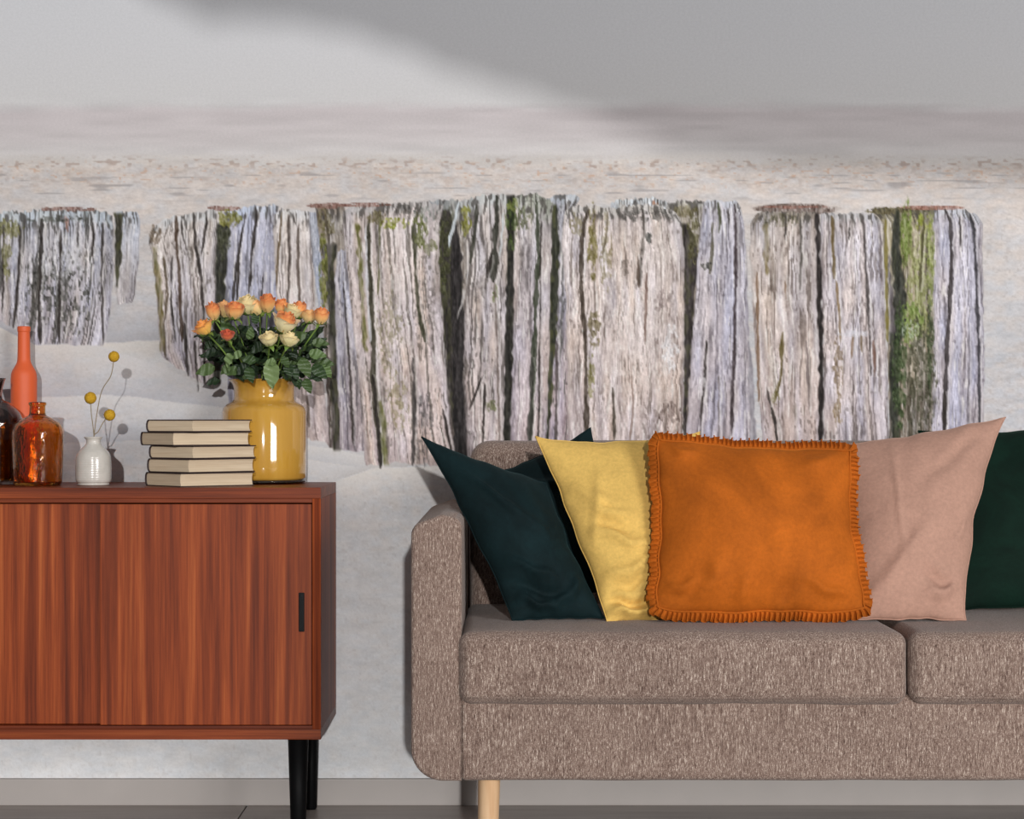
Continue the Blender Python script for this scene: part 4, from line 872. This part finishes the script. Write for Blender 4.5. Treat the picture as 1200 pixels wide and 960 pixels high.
# ---------------- scatter cushions ----------------
def velvet(name, rgb, dark=.72, sheen=.6, tint=None, bump=.25, sc=9, lo=.34, hi=.66, rough=.8):
    t = NT(name); v = t.coord(); f = t.noise(v, sc, 4, .6, .6); g = t.noise(v, 130, 3, .7); c = lin(rgb)
    a = tuple(x*dark for x in c[:3])+(1,)
    col = t.ramp(f, [(lo, a), (hi, c)]); col = t.mix(col, t.ramp(g, [(.3, (.88,)*3+(1,)), (.7, (1.08,)*3+(1,))]), 1., 'MULTIPLY')
    t.set(Base_Color=col, Roughness=rough, Sheen_Weight=sheen, Sheen_Roughness=.35, Sheen_Tint=lin(tint or rgb), Specular_IOR_Level=.15); t.bump(t.noise(v, 260, 2), bump, .0008); return t.m
def pillow(name, label, cat, corners, th, pinch, mat, wr=None, n=64, back=.75, p=2.05, ear=.0, group='scatter cushions on the sofa', seam=True, rc=0.):
    TL, TR, BR, BL = [Vector(c) for c in corners]; C = (TL+TR+BR+BL)/4
    N = ((TR-BL).cross(TL-BR)).normalized()
    if N.y > 0: N = -N                                       # towards the viewer
    ex = ((TR-TL)+(BR-BL)).normalized(); ez = ((TL-BL)+(TR-BR)).normalized()
    pt_, pr_, pb_, pl_ = pinch
    def base(s, t):
        q = TL.lerp(TR, s).lerp(BL.lerp(BR, s), t)
        if rc:
            for a, b in ((0, 0), (1, 0), (1, 1), (0, 1)):
                d = math.hypot((s-a), (t-b)); q = q+(C-q).normalized()*rc*max(0, 1-d/.16)**2
        bs = (4*s*(1-s))**.75; bt = (4*t*(1-t))**.75
        q = q+(ex*noise.noise(Vector((t*7, s*3, 4+th*90)))+ez*noise.noise(Vector((s*7, t*3, 9+th*90))))*.006*min(1, 6*max(s*(1-s), t*(1-t)))
        return q-ez*pt_*bs*(1-t)**1.5+ez*pb_*bs*t**1.5-ex*pr_*bt*s**1.5+ex*pl_*bt*(1-s)**1.5
    def prof(s, t):
        a = max(0, 1-abs(2*s-1)**p); b = max(0, 1-abs(2*t-1)**p); return (a*b)**.6
    vs, fs, uv = [], [], []; idx = {}
    def warp(i): x = i/n; return .5-.5*math.cos(PI*x)*(.62)-.5*(1-2*x)*.38
    for side in (0, 1):
        for j in range(n+1):
            for i in range(n+1):
                if side and (i in (0, n) or j in (0, n)): idx[(1, i, j)] = idx[(0, i, j)]; continue
                s, t = warp(i), warp(j); q = base(s, t); h = prof(s, t)
                w = noise.noise(Vector((s*5, t*5, side*7+len(name))))*.05+noise.noise(Vector((s*11, t*11, 3+len(label))))*.022
                d = th*(h*(1+w))
                if side == 0:
                    if wr: d += wr(s, t)*min(1, h*3)
                    q = q+N*d
                else: q = q-N*d*back
                e = min(s, t, 1-s, 1-t)
                if e == 0: q = q+N*.0025*noise.noise(Vector((s*14, t*14, 5)))
                idx[(side, i, j)] = len(vs); vs.append(q-C)
        for j in range(n):
            for i in range(n):
                a = [idx[(side, i, j)], idx[(side, i+1, j)], idx[(side, i+1, j+1)], idx[(side, i, j+1)]]
                fs.append(tuple(a if side else a[::-1]))
    T = thing(name, label, cat, C, group)
    body = add('cushion_cover', mesh('cushion_cover', vs, fs), mat, T)
    ring = [base(s, 0) for s in np.linspace(0, 1, 40)]+[base(1, t) for t in np.linspace(0, 1, 40)[1:]]+[base(s, 1) for s in np.linspace(1, 0, 40)[1:]]+[base(0, t) for t in np.linspace(1, 0, 40)[1:]]
    if seam: tube('seam', [r-C for r in ring], .0016, mat, T, 6)
    return T, ring, N, C
M_teal = velvet('dark_teal_velvet', (17, 38, 41), .5, .35, (60, 96, 98)); M_mus = velvet('mustard_velvet', (232, 192, 106), .86, .35, (255, 225, 150)); 
M_org = velvet('burnt_orange_velvet', (198, 104, 28), .6, .4, (255, 170, 70), sc=5); M_pink = velvet('dusty_pink_cotton', (186, 146, 128), .9, .3, (230, 200, 185)); M_green = velvet('bottle_green_velvet', (10, 38, 28), .5, .3, (50, 100, 80))
def creases(lst, amp=1.):
    """each crease: s0,t0 -> s1,t1, width, depth"""
    def f(s, t):
        r = 0
        for s0, t0, s1, t1, w, a in lst:
            a = a*2.0; dx, dy = s1-s0, t1-t0; L = dx*dx+dy*dy; k = max(0, min(1, ((s-s0)*dx+(t-t0)*dy)/L)); d = math.hypot(s-s0-k*dx, t-t0-k*dy+.012*math.sin(9*k))
            r += a*math.exp(-(d/w)**2)*(math.sin(PI*min(1, max(0, .08+.84*k))))
        return r*amp
    return f
Zs = zs+.004
# back pair first
pillow('throw_cushion', 'dark teal velvet cushion behind, only its upper corner clear beside the yellow one', 'cushion',
       [P(572, 556, -.42), P(692, 501, -.35), P(742, 690, -.42), P(612, 714, -.50)], .055, (.012, .012, .01, .01), M_teal, creases([(.1, .1, .7, .3, .03, .008), (.9, .05, .5, .5, .04, -.006)]))
pillow('throw_cushion', 'bottle green velvet cushion at the right edge of the picture', 'cushion',
       [P(1076, 505, -.37), P(1330, 502, -.36), P(1330, 716, -.50), P(1106, 717, -.50)], .066, (.006, .02, .01, .02), M_green)
pillow('throw_cushion', 'dark teal velvet cushion slumped against the left arm of the sofa', 'cushion',
       [P(494, 512, -.60), P(640, 566, -.57), P(708, 725, -.69), P(601, 728, -.72)], .062, (.008, .008, .003, .012), M_teal, creases([(.05, .82, .8, .9, .03, -.008), (.1, .7, .6, .8, .025, .007), (.12, .2, .7, .5, .04, .006), (.5, .95, .9, .78, .03, .009), (.1, .9, .5, .97, .02, .007)]))
pillow('throw_cushion', 'dusty pink cushion with pointed corner between orange and green ones', 'cushion',
       [P(985, 522, -.50), P(1178.5, 489, -.47), P(1132, 727, -.70), P(1000, 726, -.70)], .070, (.008, .024, .002, .0), M_pink, creases([(.1, .95, .6, .6, .05, .006), (.95, .88, .55, .80, .03, -.006), (.95, .85, .6, .93, .03, .008), (.9, .08, .5, .35, .05, -.004), (.3, .1, .4, .7, .02, .0035), (.95, .5, .8, .7, .02, .004)]))
pillow('throw_cushion', 'mustard yellow velvet cushion standing left of the orange ruffled one', 'cushion',
       [P(627.5, 511.5, -.56), P(820, 506, -.52), P(800, 727, -.66), P(712, 730, -.71)], .062, (.018, .006, .002, .008), M_mus,
       creases([(.05, .42, .5, .48, .022, .006), (.1, .55, .6, .66, .022, .007), (.1, .5, .5, .56, .02, -.005), (.05, .8, .6, .72, .025, .007), (.1, .86, .55, .80, .02, -.006), (.0, .965, .75, .975, .018, .016), (.0, .91, .7, .925, .016, -.009), (.02, .3, .35, .42, .03, .005), (.3, .2, .1, .6, .03, .004)]))
T, ring, N, C = pillow('throw_cushion', 'burnt orange velvet cushion with a pleated ruffle all round', 'cushion',
       [P(766, 511, -.66), P(1002, 524, -.64), P(1019, 717, -.745), P(765, 716.5, -.745)], .074, (.016, .022, .0, .014), M_org,
       creases([(.2, .98, .3, .72, .04, .006), (.4, .99, .42, .8, .03, .006), (.6, .99, .62, .82, .03, -.005), (.95, .93, .7, .84, .03, .006), (.03, .9, .2, .85, .03, .006), (.95, .03, .75, .15, .04, .006), (.03, .03, .2, .1, .03, .006)]), seam=False, rc=.013)
def ruffle(T, ring, N, C):
    L = [0]
    for a, b in zip(ring, ring[1:]): L.append(L[-1]+(b-a).length)
    tot = L[-1]; per = .0094; K = int(tot/per)*10; vs, fs = [], []; R = 5; rd = random.Random(3)
    ctr = C; j = 0; ph = 0
    for k in range(K):
        s = tot*k/K
        while j < len(L)-2 and L[j+1] < s: j += 1
        f = (s-L[j])/max(1e-9, L[j+1]-L[j]); p = ring[j].lerp(ring[j+1], f)
        a = ring[(j-2) % (len(ring)-1)]; b = ring[(j+3) % (len(ring)-1)]; tg = (b-a).normalized(); o = tg.cross(N).normalized()
        if o.dot(p-ctr) < 0: o = -o
        ph += 2*PI*tot/K/per*(1+.35*noise.noise(Vector((s*40, 0, 0)))); wob = noise.noise(Vector((s*22, 3, 0)))
        for r in range(R+1):
            u = r/R; w = .0205*(1+.12*wob)
            vs.append(p+o*(w*u-.002)+N*(0.0068*math.sin(ph)*(u**.7)*(1+.3*wob)+.004*math.sin(PI*u)-.002*u)+tg*(.0036*math.sin(ph+1.3)*u)+o*(.0022*u*math.sin(ph*.5+wob*3))-C)
    for k in range(K):
        for r in range(R):
            q = k*(R+1)+r; q2 = ((k+1) % K)*(R+1)+r; fs.append((q, q+1, q2+1, q2))
    o = add('ruffle', mesh('ruffle', vs, fs), M_org, T); o['label'] = 'pleated ruffle edging'
    tube('seam', [r-C+N*.003 for r in ring], .0022, M_org, T, 6)
ruffle(T, ring, N, C)
print('objects', len(bpy.data.objects))
